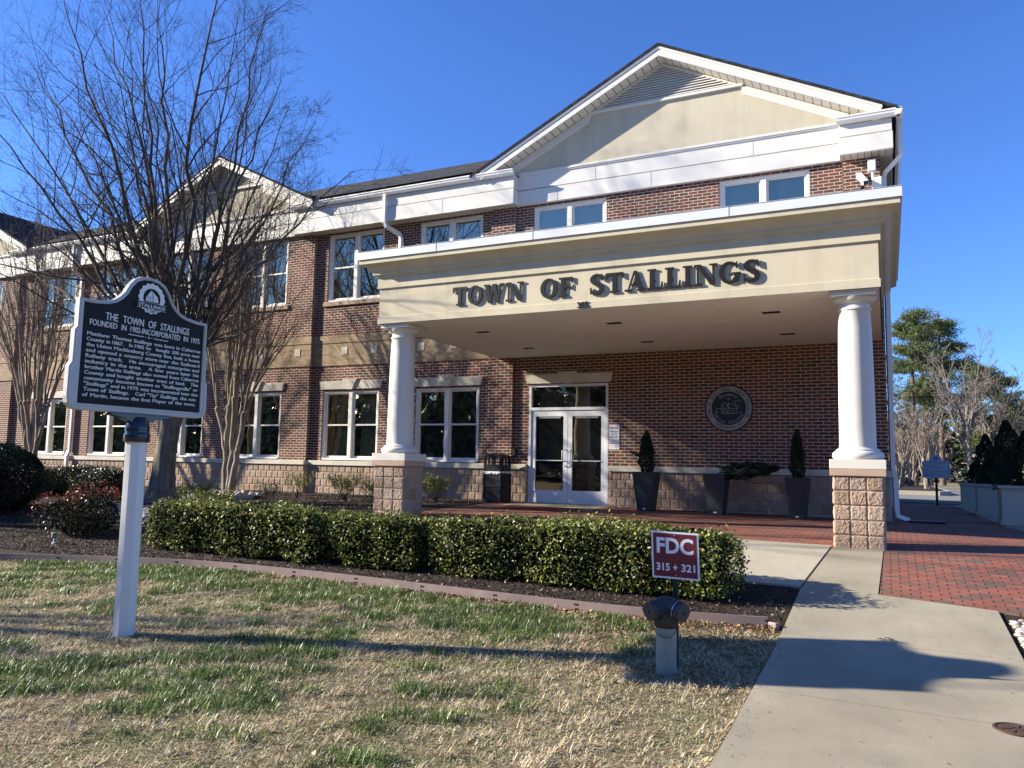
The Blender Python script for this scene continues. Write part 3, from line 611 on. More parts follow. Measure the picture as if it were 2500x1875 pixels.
MB().box(XL+.01, XR-.01, YF+.01, 16.6, ZB+.01, 4.6).build('core', M['stucco'], can)
for x, y in ((-6.94, 12.99), (-6.97, 15.18), (-4.29, 12.95), (-4.32, 15.17), (-1.63, 12.9), (-1.62, 15.1)):
    lf = MB().box(x-.16, x+.16, y-.11, y+.11, ZB-.006, ZB+.002).build('recessed_light', M['white_alu'], can)
    MB().box(x-.135, x+.135, y-.085, y+.085, ZB-.009, ZB-.0062).build('light_lens', M['dark'], can)
# columns
def column(cx, cy, zb):
    h = .3175
    sh = MB().lathe([(.28, 1.088), (.315, 1.09), (.332, 1.115), (.338, 1.145), (.330, 1.175), (.310, 1.198), (.288, 1.205), (.284, 1.212), (.284, 1.226), (.262, 1.236), (.247, 1.252), (.240, 1.275), (.239, 1.6), (.236, 2.0), (.229, 2.5), (.219, 2.95), (.209, 3.185), (.212, 3.19), (.226, 3.196), (.228, 3.212), (.223, 3.226), (.205, 3.232), (.201, 3.26), (.203, 3.285), (.222, 3.297), (.240, 3.302), (.258, 3.318), (.278, 3.345), (.290, 3.372), (.28, 3.378)], cx, cy, 48)
    co = sh.build('column', M['column'], HALL, smooth=35)
    pl = .355; MB().box(cx-pl, cx+pl, cy-pl, cy+pl, .958, 1.087).build('plinth', M['column'], co, bevel=.005)
    b = MB().box(cx-.295, cx+.295, cy-.295, cy+.295, 3.378, 3.432); b.box(cx-.312, cx+.312, cy-.312, cy+.312, 3.434, 3.452); b.build('abacus', M['column'], co, bevel=.008)
    MB().box(cx-h-.035, cx+h+.035, cy-h-.035, cy+h+.035, .862, .956).build('cap_stone', M['capstone'], co, bevel=.006)
    MB().box(cx-h+.006, cx+h-.006, cy-h+.006, cy+h-.006, zb-.3, .863).build('pedestal_core', M['blockmortar'], co)
    b = MB(); rs = np.random.RandomState(int(abs(cx)*10)+1)
    for r in range(6):
        z1 = .862-r*.2; z0 = z1-.2
        if z1 < zb-.1: break
        for k in range(3):
            q = 2*h/3
            rough_face(b, (cx-h+q*k, cy-h+.004, z0), (1,0,0), (0,0,1), (0,-1,0), q, .2, 12, 11, .026, rs)
            rough_face(b, (cx+h-.004, cy-h+q*k, z0), (0,1,0), (0,0,1), (1,0,0), q, .2, 10, 9, .010 if cx < -5 else .022, rs)
            rough_face(b, (cx-h+.004, cy+h-q*k, z0), (0,-1,0), (0,0,1), (-1,0,0), q, .2, 8, 7, .022, rs)
            rough_face(b, (cx+h-q*k, cy+h-.004, z0), (-1,0,0), (0,0,1), (0,1,0), q, .2, 6, 6, .022, rs)
    b.build('stone_pedestal', M['block'], co)
column(-.37, 11.93, -.14); column(-8.05, 11.93, -.06)

# ------------------------------------------------------------------ lettering
def text_mb(st, bold=.0, extr=.01, spacing=1.0):
    cu = bpy.data.curves.new('t', 'FONT'); cu.body = st; cu.size = 1; cu.offset = bold; cu.extrude = extr; cu.resolution_u = 3; cu.space_character = spacing
    o = bpy.data.objects.new('t', cu); C.objects.link(o); bpy.context.view_layer.update()
    me = bpy.data.meshes.new_from_object(o.evaluated_get(bpy.context.evaluated_depsgraph_get()))
    b = MB(); b.v = [tuple(v.co) for v in me.vertices]; b.f = [tuple(p.vertices) for p in me.polygons]
    bpy.data.objects.remove(o); bpy.data.curves.remove(cu); bpy.data.meshes.remove(me); return b
def fit(b, x0, x1, z0, z1=None, keep=False):
    """scale text so that it spans x0..x1 with cap height z0..z1"""
    xs = [p[0] for p in b.v]; a, c = min(xs), max(xs); s = (x1-x0)/(c-a); h = .729; sz = (z1-z0)/h if z1 is not None else s
    b.v = [(x0+(p[0]-a)*s, z0+p[1]*sz, p[2]) for p in b.v]; return b
# serif capitals for the canopy letters; each glyph is a list of polygons in a box of cap height 1
def ring(cx, cy, rx, ry, ix, iy, a0=0, a1=360, n=28):
    out = []
    for i in range(n):
        t0, t1 = R(a0+(a1-a0)*i/n), R(a0+(a1-a0)*(i+1)/n)
        out.append([(cx+rx*math.cos(t0), cy+ry*math.sin(t0)), (cx+rx*math.cos(t1), cy+ry*math.sin(t1)), (cx+ix*math.cos(t1), cy+iy*math.sin(t1)), (cx+ix*math.cos(t0), cy+iy*math.sin(t0))])
    return out
def rect(a, b_, c, d): return [(a, c), (b_, c), (b_, d), (a, d)]
def diag(x0, y0, x1, y1, w_): return [(x0-w_/2, y0), (x0+w_/2, y0), (x1+w_/2, y1), (x1-w_/2, y1)]
def glyph(c):
    S, t, e, f_ = .24, .10, .075, .10
    if c == 'T': return .92, [rect(.35, .57, f_, .88), rect(.24, .68, 0, f_), rect(0, .92, .88, 1), [(0, .88), (0, .70), (.06, .70), (.13, .88)], [(.92, .88), (.79, .88), (.86, .70), (.92, .70)]]
    if c == 'O': return .94, ring(.47, .5, .47, .52, .235, .42)
    if c == 'W': return 1.34, [diag(.20, 1, .42, 0, S), diag(.42, 0, .66, .93, .10), diag(.66, 1, .88, 0, S), diag(.88, 0, 1.13, 1, .10), rect(.02, .40, .92, 1), rect(.56, .84, .93, 1), rect(1.0, 1.32, .92, 1)]
    if c == 'N': return 1.10, [rect(.13, .24, f_, .92), diag(.21, 1, .88, 0, .24), rect(.86, .97, .1, .92), rect(0, .38, 0, f_), rect(0, .24, .92, 1), rect(.72, 1.10, .92, 1)]
    if c == 'F': return .80, [rect(.13, .35, f_, .91), rect(.02, .48, 0, f_), rect(.02, .78, .90, 1), [(.78, .90), (.66, .90), (.72, .68), (.78, .68)], rect(.35, .60, .47, .57), [(.60, .47), (.66, .36), (.66, .68), (.60, .57)]]
    if c == 'L': return .80, [rect(.13, .35, .10, .91), rect(.02, .46, .91, 1), rect(.02, .78, 0, .10), [(.66, .10), (.78, .10), (.78, .36), (.72, .36)]]
    if c == 'I': return .48, [rect(.13, .35, f_, .91), rect(.02, .46, .91, 1), rect(.02, .46, 0, f_)]
    if c == 'A': return 1.06, [[(.14, .05), (.23, .05), (.55, 1), (.46, 1)], [(.70, .05), (.95, .05), (.62, 1.0), (.46, 1.0)], rect(.30, .72, .28, .36), rect(0, .36, 0, f_), rect(.60, 1.06, 0, f_)]
    if c == 'G': return 1.0, ring(.47, .5, .47, .52, .235, .42, 50, 325, 24) + [rect(.70, .90, .06, .42), rect(.56, 1.0, .40, .49), [(.74, .93), (.84, 1.0), (.84, .68), (.78, .68)]]
    if c == 'S':
        pts = [(.68, .76, .05), (.60, .90, .065), (.45, .965, .055), (.28, .93, .075), (.17, .80, .11), (.19, .67, .12), (.33, .56, .12), (.50, .46, .125), (.62, .35, .125), (.64, .21, .11), (.54, .08, .08), (.38, .035, .055), (.20, .07, .065), (.10, .22, .045)]
        # smooth the centre line
        cp = []
        for i in range(len(pts)-1):
            p0, p1, p2, p3 = pts[max(i-1, 0)], pts[i], pts[i+1], pts[min(i+2, len(pts)-1)]
            for k in range(4):
                u = k/4; cp.append(tuple(.5*((2*p1[j]) + (-p0[j]+p2[j])*u + (2*p0[j]-5*p1[j]+4*p2[j]-p3[j])*u*u + (-p0[j]+3*p1[j]-3*p2[j]+p3[j])*u**3) for j in range(3)))
        cp.append(pts[-1]); L_, R_ = [], []
        for i in range(len(cp)):
            a, b_ = cp[max(i-1, 0)], cp[min(i+1, len(cp)-1)]; dx, dy = b_[0]-a[0], b_[1]-a[1]; l_ = math.hypot(dx, dy); nx, ny = -dy/l_, dx/l_; w_ = cp[i][2]
            L_.append((cp[i][0]+nx*w_, cp[i][1]+ny*w_)); R_.append((cp[i][0]-nx*w_, cp[i][1]-ny*w_))
        out = [[L_[i], L_[i+1], R_[i+1], R_[i]] for i in range(len(cp)-1)]
        return .80, out + [[(.62, .99), (.70, .99), (.73, .66), (.67, .66)], [(.06, .34), (.12, .34), (.14, .02), (.06, .02)]]
SIGN = thing('building_lettering', (-4.2, 11.58, 3.66), 'black raised serif letters reading TOWN OF STALLINGS across the cream canopy front', 'lettering')
CH = .325
for word, x0, x1 in (('TOWN', -6.80, -5.43), ('OF', -5.12, -4.54), ('STALLINGS', -4.26, -1.60)):
    gl = [glyph(c) for c in word]; tot = sum(q[0] for q in gl); gap = .07; k = (x1-x0)/(tot+gap*(len(gl)-1)); x = x0
    for wd, polys in gl:
        b = MB()
        for i, pl in enumerate(polys):
            e = .0002*i; b.xz([(x+p[0]*k, 3.675+p[1]*CH) for p in pl], 11.570-e, 11.588)
        b.box(x+wd*k*.45, x+wd*k*.52, 11.588, 11.60, 3.80, 3.82)
        b.build('letter', M['letter'], SIGN); x += (wd+gap)*k
NUM = thing('house_number', (-4.37, 11.58, 3.48), 'small black house number 315 centred on the lower band of the canopy', 'house number')
x = -4.465
for c in '315':
    b = fit(text_mb(c, .012, .01), x, x+(.062 if c != '1' else .026), 3.472, 3.572); b.v = [(p[0], 11.572-p[2], p[1]) for p in b.v]; b.build('digit', M['letter'], NUM); x += (.080 if c != '1' else .045)

# ------------------------------------------------------------------ wall seal
SX, SZ, SY = -2.97, 2.18, 16.60
SEAL = thing('town_seal', (SX, SY, SZ), 'round black and silver town seal plaque on the brick wall right of the doors', 'wall plaque')
MB().lathe([(.49, 0), (.495, .01), (.495, .03), (.485, .04)], 0, 0, 64).build('rim', M['sealblack'], SEAL, local=True).rotation_euler = (R(90), 0, 0)
def disc(r, y, name, mat, r0=0):
    b = MB(); n = 72
    if r0:
        for i in range(n):
            a, c = 2*math.pi*i/n, 2*math.pi*(i+1)/n; b.quad((r0*math.cos(a), y, r0*math.sin(a)), (r*math.cos(a), y, r*math.sin(a)), (r*math.cos(c), y, r*math.sin(c)), (r0*math.cos(c), y, r0*math.sin(c)))
    else: b.face([(r*math.cos(2*math.pi*i/n), y, r*math.sin(2*math.pi*i/n)) for i in range(n)])
    return b.build(name, mat, SEAL, local=True)
disc(.452, -.042, 'silver_ring', M['sealgrey'], .355)
b = MB(); n = 66
for i in range(n):
    a = 2*math.pi*i/n; d = math.pi/n*.75; b.face([(.487*math.cos(a), -.0425, .487*math.sin(a)), (.452*math.cos(a+d), -.0425, .452*math.sin(a+d)), (.452*math.cos(a-d), -.0425, .452*math.sin(a-d))])
b.build('sawtooth_border', M['sealgrey'], SEAL, local=True)
def arc_text(st, r, a0, a1, size, y, inward, out):
    """letters along an arc from angle a0 to a1 (deg, 90 = top)"""
    n = len(st)
    for i, c in enumerate(st):
        if c == ' ': continue
        a = R(a0+(a1-a0)*i/(n-1)); g_ = text_mb(c, .015, 0); xs = [p[0] for p in g_.v]; cx = (min(xs)+max(xs))/2; rot = a-math.pi/2 if not inward else a+math.pi/2
        for p in g_.v:
            u, v = (p[0]-cx)*size, (p[1]-.36)*size*1.1; out.v.append((r*math.cos(a)+u*math.cos(rot)-v*math.sin(rot), y, r*math.sin(a)+u*math.sin(rot)+v*math.cos(rot)))
        m0 = len(out.v)-len(g_.v); out.f += [tuple(k+m0 for k in q) for q in g_.f]
    return out
ink = MB(); arc_text('TOWN OF STALLINGS, NORTH CAROLINA', .403, 207, -27, .075, -.044, False, ink); arc_text('INCORPORATED 1975', .403, 229, 311, .065, -.044, True, ink); ink.build('dark_lettering', M['sealblack'], SEAL, local=True)
ink = MB(); arc_text('Gateway', .295, 126, 56, .085, -.045, False, ink); arc_text('Union County', .29, 207, 333, .085, -.045, True, ink)
t_ = text_mb('to', .015, 0); ink.add(fit(t_, -.03, .035, .185, .23), lambda p: (p[0], -.045, p[1]))
def line2(mb, pts, w_, fn):
    for (x0, z0), (x1, z1) in zip(pts, pts[1:]):
        l_ = math.hypot(x1-x0, z1-z0) or 1; nx, nz = -(z1-z0)/l_*w_/2, (x1-x0)/l_*w_/2
        mb.quad(fn(x0+nx, z0+nz), fn(x1+nx, z1+nz), fn(x1-nx, z1-nz), fn(x0-nx, z0-nz))
depot = [[(-.17, -.02), (-.13, .10), (-.09, -.02), (-.17, -.02)], [(-.13, .10), (-.06, .115), (-.005, .0), (-.09, -.02)], [(-.005, 0), (-.02, .09), (.10, .085), (.19, -.01), (-.005, 0)], [(-.15, -.02), (-.15, -.11), (-.01, -.12), (-.01, 0)], [(-.01, -.12), (.17, -.105), (.17, -.015)], [(-.065, -.03), (-.065, -.115)], [(-.045, -.045), (-.045, -.09), (-.03, -.09), (-.03, -.045)], [(-.12, -.04), (-.12, -.11), (-.10, -.11), (-.10, -.04)], [(.03, -.115), (.03, -.04), (.06, -.03), (.09, -.05), (.10, -.11)], [(-.28, -.085), (-.20, -.085)], [(.19, -.09), (.27, -.09)], [(-.27, -.06), (-.25, -.02), (-.22, .0), (-.17, .0)], [(.10, .10), (.14, .15), (.20, .17), (.24, .155), (.235, .12)], [(.13, .08), (.17, .06), (.21, .03), (.19, .01)], [(0, .13), (0, 0)]]
for pl in depot: line2(ink, pl, .008, lambda x, z: (x, -.045, z))
ink.build('silver_drawing_and_lettering', M['sealgrey'], SEAL, local=True)

# ------------------------------------------------------------------ notices by the door
t = thing('hours_sign', (-5.485, 16.60, 1.68), 'white TOWN HALL business hours sign beside the right-hand door', 'sign')
MB().box(-.125, .125, -.012, 0, -.175, .175).build('plate', M['signwhite'], t, local=True, bevel=.003)
b = MB()
for x0, x1, z0, z1 in ((-.118, .118, .162, .167), (-.118, .118, -.167, -.162), (-.118, -.114, -.162, .162), (.114, .118, -.162, .162)): b.box(x0, x1, -.0128, -.0122, z0, z1)
for st, x0, x1, z0, z1 in (('TOWN HALL', -.095, .095, .075, .12), ('BUSINESS HOURS', -.095, .095, .0, .03), ('8AM - 5PM', -.065, .065, -.06, -.032), ('MONDAY-FRIDAY', -.09, .09, -.12, -.09)): b.add(fit(text_mb(st, .02, 0), x0, x1, z0, z1), lambda p: (p[0], -.0130, p[1]))
b.build('lettering', M['letter'], t, local=True)
t = thing('notice_sign', (-5.485, 16.60, 1.395), 'small NOTICE sign with blue header and red prohibition circle under the hours sign', 'sign')
MB().box(-.125, .125, -.012, 0, -.098, .098).build('plate', M['signwhite'], t, local=True, bevel=.003)
MB().box(-.115, .115, -.0135, -.0122, .02, .085).build('header', M['navy'], t, local=True)
MB().add(fit(text_mb('NOTICE', .03, 0), -.10, .10, .032, .072), lambda p: (p[0], -.0140, p[1])).build('header_lettering', M['signwhite'], t, local=True)
b = MB()
for i in range(20):
    a, c = 2*math.pi*i/20, 2*math.pi*(i+1)/20; f = lambda r, q: (-.07+r*math.cos(q), -.0130, -.04+r*math.sin(q)); b.quad(f(.034, a), f(.040, a), f(.040, c), f(.034, c))
line2(b, [(-.095, -.015), (-.045, -.065)], .007, lambda x, z: (x, -.0133, z)); b.build('prohibition_symbol', M['redprint'], t, local=True)
b = MB()
for st, x0, x1, z0, z1 in (('NO WEAPONS', -.01, .10, -.02, -.008), ('ALLOWED ON', -.01, .10, -.045, -.033), ('PREMISES', .01, .08, -.07, -.058)): b.add(fit(text_mb(st, .02, 0), x0, x1, z0, z1), lambda p: (p[0], -.0130, p[1]))
b.build('lettering', M['letter'], t, local=True)
t = MB().box(-7.965, -7.885, 16.50, 16.6, 1.13, 1.29).build('wall_box', M['black'], bevel=.01); tag(t, 'small dark box fixed to the brick beside the bin', 'wall light')

# ------------------------------------------------------------------ trash can
t = thing('trash_can', (-8.12, 16.05, g(-8, 16)+.03), 'black ribbed litter bin with domed hood and open sides beside the front doors', 'trash can', rz=R(-3))
b = MB(); h = .235; b.box(-h, h, -h, h, .0, .66)
b.build('body', M['black'], t, local=True, bevel=.02)
b = MB()
for k in (-1, 1):
    for s_ in (0, 1):
        q = (lambda a, c, z0, z1: b.box(a, c, -h-.012, -h, z0, z1)) if s_ == 0 else (lambda a, c, z0, z1: b.box(h, h+.012, a, c, z0, z1))
        if k > 0: continue
        for z0, z1 in ((0, .12), (.34, .38), (.60, .66)): q(-h, h, z0, z1)
        q(-h, -h+.04, .12, .6); q(h-.04, h, .12, .6)
b.build('panel_frame', M['black'], t, local=True, bevel=.004)
b = MB()
for x in (-1, 1):
    for y in (-1, 1): b.box(min(x*h, x*(h-.06)), max(x*h, x*(h-.06)), min(y*h, y*(h-.06)), max(y*h, y*(h-.06)), .70, 1.0)
for y in (-h, h-.02): b.box(-.035, .035, y, y+.02, .86, 1.0); b.box(-h+.06, h-.06, y, y+.02, .70, .86)
for x in (-h, h-.02): b.box(x, x+.02, -.035, .035, .86, 1.0); b.box(x, x+.02, -h+.06, h-.06, .70, .86)
b.xz([(-h-.02, 1.0), (h+.02, 1.0), (h+.01, 1.045), (h*.6, 1.085), (0, 1.10), (-h*.6, 1.085), (-h-.01, 1.045)], -h-.02, h+.02)
b.build('hood', M['black'], t, local=True, bevel=.008)
b = MB(); rs = np.random.RandomState(5); n = 44; top = []; 
for i in range(n):
    a = 2*math.pi*i/n; r_ = (h+.012)/max(abs(math.cos(a)), abs(math.sin(a))); top.append((r_*math.cos(a), r_*math.sin(a), rs.uniform(-.03, .008)))
for i in range(n):
    p, q = top[i], top[(i+1) % n]; b.quad((p[0]*.97, p[1]*.97, .70), (q[0]*.97, q[1]*.97, .70), (q[0]*1.03, q[1]*1.03, .665+q[2]), (p[0]*1.03, p[1]*1.03, .665+p[2]))
b.build('bin_liner', M['bag'], t, local=True)

# ------------------------------------------------------------------ foliage helpers
def unit(v): return v/np.maximum(np.linalg.norm(v, axis=-1, keepdims=True), 1e-9)
def leaf_quads(P, N, L, W, rs, bias=.6):
    n = len(P); nn = unit(N*bias + rs.randn(n, 3)*(1-bias)) if N is not None else unit(rs.randn(n, 3)); d = unit(np.cross(nn, rs.randn(n, 3))); s_ = np.cross(nn, d)
    L = L*rs.uniform(.65, 1.25, (n, 1)); W = W*rs.uniform(.7, 1.2, (n, 1)); b_ = nn*L*.12
    V = np.stack([P-d*L/2, P+s_*W/2+b_-d*L*.05, P+d*L/2, P-s_*W/2+b_-d*L*.05], 1).reshape(-1, 3); F = np.arange(4*n).reshape(-1, 4)
    return V, F
def superbox(n, half, rs, p=5., lump=.05, seed=0, fr=5.):
    half = np.array(half); A = np.array([half[1]*half[2]]*2+[half[0]*half[2]]*2+[half[0]*half[1]]*2); f = rs.choice(6, n, p=A/A.sum()); c = rs.uniform(-1, 1, (n, 3)); ax = f//2
    c[np.arange(n), ax] = np.where(f % 2, 1, -1); q = c/((np.abs(c)**p).sum(1, keepdims=True))**(1/p); P = q*half; N = unit(np.sign(q)*np.abs(q)**(p-1)/half)
    r2 = np.random.RandomState(seed); d = np.zeros(n)
    for k in range(7): w_ = r2.randn(3)*fr; d += np.sin(P@w_ + r2.rand()*6)
    return P + N*(d[:, None]*lump/2.2), N
def bush(name, loc, half, n, L, W, mat, label, cat, group=None, p=4., lump=.05, depth=.10, seed=1, stems=True, bias=.5, inner=True, partname='foliage', fr=5.):
    t = thing(name, loc, label, cat, group); rs = np.random.RandomState(seed); P, N = superbox(n, half, rs, p, lump, seed, fr)
    P -= N*np.abs(rs.exponential(depth*.45, (n, 1))); P += N*(rs.rand(n, 1)**14)*.10; P += rs.randn(n, 3)*L*.25; P[:, 2] += half[2]
    P = P[P[:, 2] > .03*half[2]]; N = N[:len(P)] if len(N) != len(P) else N
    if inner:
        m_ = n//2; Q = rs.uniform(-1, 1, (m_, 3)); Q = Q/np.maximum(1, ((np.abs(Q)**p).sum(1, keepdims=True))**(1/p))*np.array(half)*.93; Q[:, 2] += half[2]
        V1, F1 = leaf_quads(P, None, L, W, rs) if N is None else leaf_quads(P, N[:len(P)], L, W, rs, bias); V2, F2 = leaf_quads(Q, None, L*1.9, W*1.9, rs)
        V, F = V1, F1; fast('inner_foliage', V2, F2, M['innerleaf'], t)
    else: V, F = leaf_quads(P, N[:len(P)], L, W, rs, bias)
    fast(partname, V, F, mat, t)
    if stems:
        b = MB()
        for i in range(int(10+half[0]*10)):
            x, y = rs.uniform(-.7, .7)*half[0], rs.uniform(-.6, .6)*half[1]; e = (x*1.3+rs.uniform(-.1, .1), y*1.3+rs.uniform(-.1, .1), half[2]*1.3)
            b.tube([(x*.8, y*.8, -.03), ((x+e[0])/2, (y+e[1])/2, half[2]*.6), e], [.012, .009, .004], 5, cap=False)
        b.build('stems', M['twig'], t, local=True)
    return t
HG = 'clipped holly hedges along the mulch bed'
bush('hedge', (-8.35, 8.52, g(-8.2, 8.5)), (1.66, .50, .33), 19000, .044, .023, M['holly'], 'clipped glossy green hedge block behind the marker post, leftmost of the three', 'hedge', HG, p=9, lump=.05, seed=11)
bush('hedge', (-5.92, 8.62, g(-5.9, 8.6)), (.70, .47, .32), 9000, .044, .023, M['holly'], 'short clipped green hedge block in the middle of the row, below the left stone pedestal', 'hedge', HG, p=6, lump=.045, seed=12)
bush('hedge', (-3.28, 8.72, g(-3.2, 8.7)), (1.82, .50, .34), 20000, .044, .023, M['holly'], 'long clipped green hedge block behind the red FDC sign, nearest the walk', 'hedge', HG, p=9, lump=.05, seed=13)
bush('round_shrub', (-16.75, 9.6, g(-16.7, 9.6)), (1.15, 1.15, .72), 24000, .045, .025, M['darkleaf'], 'large rounded dark green shrub cut off by the left edge of the photo', 'shrub', p=2.6, lump=.07, seed=21, bias=.4)
bush('low_shrub', (-16.6, 7.5, g(-16.6, 7.5)), (.75, .7, .42), 9000, .045, .025, M['darkleaf'], 'low dark green shrub at the extreme left edge in front of the large rounded shrub', 'shrub', p=2.6, lump=.06, seed=22)
bush('round_shrub', (-16.1, 12.1, g(-16.1, 12.1)), (.74, .6, .33), 7500, .04, .022, M['darkleaf'], 'low rounded dark green shrub just left of the marker post, near the tree trunk', 'shrub', p=2.8, seed=23)
bush('round_shrub', (-17.75, 12.6, g(-17.75, 12.6)), (.62, .6, .36), 6000, .035, .02, M['darkleaf'], 'low dark green shrub between the large rounded shrub and the wall downspout', 'shrub', p=2.8, seed=24)
bush('purple_shrub', (-18.45, 12.1, g(-18.4, 12.1)), (.5, .5, .34), 4500, .035, .02, M['purpleleaf'], 'low purplish brown shrub behind the red-tipped bush', 'shrub', p=2.4, seed=25)
nd = bush('red_tipped_bush', (-12.0, 8.6, g(-12, 8.6)), (.55, .52, .34), 4200, .036, .017, M['redleaf'], 'loose bronze green bush with bright red leaf tips, left of the marker post', 'shrub', p=2.1, lump=.12, depth=.35, seed=26, bias=.2)
rs = np.random.RandomState(27); P, N = superbox(2600, (.54, .5, .34), rs, 2.1, .12, 26); P[:, 2] += .34; sel = P[:, 2] + .18*np.sin(P[:, 0]*9) + rs.randn(len(P))*.08 - .10*P[:, 0] > .60; P, N = P[sel], N[sel]
V, F = leaf_quads(P + rs.randn(*P.shape)*.03 + [0, 0, .03], N, .042, .017, rs, .2); fast('red_leaf_tips', V, F, M['redtip'], nd)
# yellowish open shrubs by the wall: stems with leaf clusters
def open_shrub(loc, w_, h_, seed, label, dens=1.0, mat='yellowleaf'):
    t = thing('azalea', loc, label, 'shrub', 'sparse yellow green shrubs in the mulch bed'); rs = np.random.RandomState(seed); b = MB(); tips = []
    for i in range(int(13*dens)+5):
        a = rs.uniform(0, 6.28); l_ = rs.uniform(.5, 1)**.5; e = np.array([math.cos(a)*w_*.5*l_, math.sin(a)*w_*.5*l_, h_*rs.uniform(.55, 1)]); md = e*.5 + rs.randn(3)*.03 + [0, 0, .03]
        b.tube([(0, 0, -.02), tuple(md), tuple(e)], [.008, .006, .003], 4, cap=False); tips += [e]
        for k in range(5):
            s0 = md*(1-k/5)+e*(k/5); e2 = s0 + unit(rs.randn(3)+[0, 0, 1.2])*rs.uniform(.06, .16); b.tube([tuple(s0), tuple(e2)], [.004, .002], 3, cap=False); tips.append(e2)
    b.build('stems', M['twig'], t, local=True); T = np.array(tips); P = (T[:, None, :] + rs.randn(len(T), int(13*dens)+5, 3)*.032).reshape(-1, 3); V, F = leaf_quads(P, None, .032, .015, rs); fast('leaves', V, F, M[mat], t)
def bz(x, y): return g(x, y)+.012
open_shrub((-12.75, 14.6, bz(-12.7, 14.6)), .75, .62, 31, 'sparse leafy shrub against the stone base, left of the drain pipe shadow', .7)
open_shrub((-11.75, 12.5, bz(-11.7, 12.5)), .62, .48, 32, 'thin yellow green shrub with few leaves out in the open mulch', .5)
open_shrub((-11.15, 14.4, bz(-11.1, 14.4)), .85, .62, 33, 'wide olive shrub against the stone base left of the left pedestal', 1.3)
open_shrub((-9.75, 13.7, bz(-9.7, 13.7)), .75, .52, 34, 'bright yellow green shrub touching the left stone pedestal on its left', 1.5)
open_shrub((-9.35, 15.4, bz(-9.3, 15.4)), .85, .60, 35, 'yellow green shrub between the left pedestal and the litter bin', 1.4)
open_shrub((-10.9, 10.3, bz(-10.9, 10.3)+.05), .8, .50, 36, 'yellow green shrub showing above the hedge in front of the pale trunked tree', 1.6)
open_shrub((-12.6, 11.4, bz(-12.6, 11.4)), .7, .5, 37, 'yellow green shrub between the stone ring and the large tree trunk', 1.2)

# ------------------------------------------------------------------ trees
class Cfg: pass
def grow(B, rs, p, d, L, r, lvl, cfg, mx=3):
    n = cfg.seg[min(lvl, len(cfg.seg)-1)]; pts = [tuple(p)]; rad = [r]; q = np.array(p, float); d = np.array(d, float); ds = [d]
    for i in range(n):
        d = d + rs.randn(3)*cfg.wig[min(lvl, len(cfg.wig)-1)] + np.array([0, 0, 1.])*cfg.up[min(lvl, len(cfg.up)-1)]; d /= np.linalg.norm(d); q = q + d*L/n; pts.append(tuple(q)); rad.append(max(r*(1-.8*(i+1)/n), .0022*cfg.tw)); ds.append(d)
    (B[0] if lvl < cfg.split else B[1]).tube(pts, rad, 7 if r > .05 else (5 if r > .015 else 3), cap=False)
    kids(B, rs, pts, rad, L, lvl, cfg, mx)
def kids(B, rs, pts, rad, L, lvl, cfg, mx, t0=.22):
    if lvl >= mx: return
    k = cfg.n[min(lvl, len(cfg.n)-1)]; n = len(pts)-1; P = [np.array(x) for x in pts]; ph = rs.uniform(0, 6.28)
    for j in range(k):
        t = t0 + (1-t0)*(j+rs.uniform(.1, .9))/k; f = min(t*n, n-1e-3); i = int(f); q = P[i]*(1-(f-i)) + P[i+1]*(f-i); d = P[i+1]-P[i]; d /= np.linalg.norm(d); r = rad[i]*(1-(f-i))+rad[i+1]*(f-i)
        s_ = np.cross(d, rs.randn(3)); s_ /= np.linalg.norm(s_); an = R(rs.uniform(*cfg.ang)); dd = d*math.cos(an)+s_*math.sin(an); dd[2] += cfg.lift; dd /= np.linalg.norm(dd)
        grow(B, rs, q, dd, L*cfg.lr[min(lvl, len(cfg.lr)-1)]*rs.uniform(.6, 1.15)*(1.15-.55*t), max(r*.56, .0022*cfg.tw), lvl+1, cfg, mx)
def bez(a, c, bnd, n=9, rs=None, wob=.05):
    a, c = np.array(a, float), np.array(c, float); m_ = a*.5+c*.5 + np.array(bnd); out = []
    for i in range(n+1): t = i/n; out.append(a*(1-t)**2 + 2*m_*t*(1-t) + c*t*t + (rs.randn(3)*wob if rs is not None and 0 < i else 0))
    return out
cf = Cfg(); cf.seg = [6, 6, 5, 4]; cf.wig = [.10, .13, .16, .18]; cf.up = [.05, .05, .05, .06]; cf.n = [9, 7, 5, 4]; cf.lr = [.36, .46, .5, .5]; cf.ang = (24, 60); cf.lift = .06; cf.split = 2; cf.tw = .95
TR = thing('bare_tree', (-14.25, 12.03, g(-14.25, 12)), 'large leafless grey tree with spreading dark limbs beside the marker', 'tree')
rs = np.random.RandomState(42); b = MB()
b.tube([(-14.3, 12.03, -.12), (-14.28, 12.03, .06), (-14.26, 12.03, .25), (-14.25, 12.03, .6), (-14.22, 12.03, 1.1), (-14.12, 12.03, 1.6), (-14.02, 12.02, 2.0), (-13.98, 12.0, 2.35)], [.50, .38, .28, .235, .215, .21, .23, .20], 20)
trv = []
for (x, y, z) in b.v:
    a = math.atan2(y-12.03, x+14.2); k = 1+.06*math.sin(5*a+z)+(.10*math.sin(4*a+1) if z < .2 else 0); trv.append((-14.2+(x+14.2)*k, 12.03+(y-12.03)*k, z))
b.v = trv; b.build('trunk', M['bark'], TR, smooth=80)
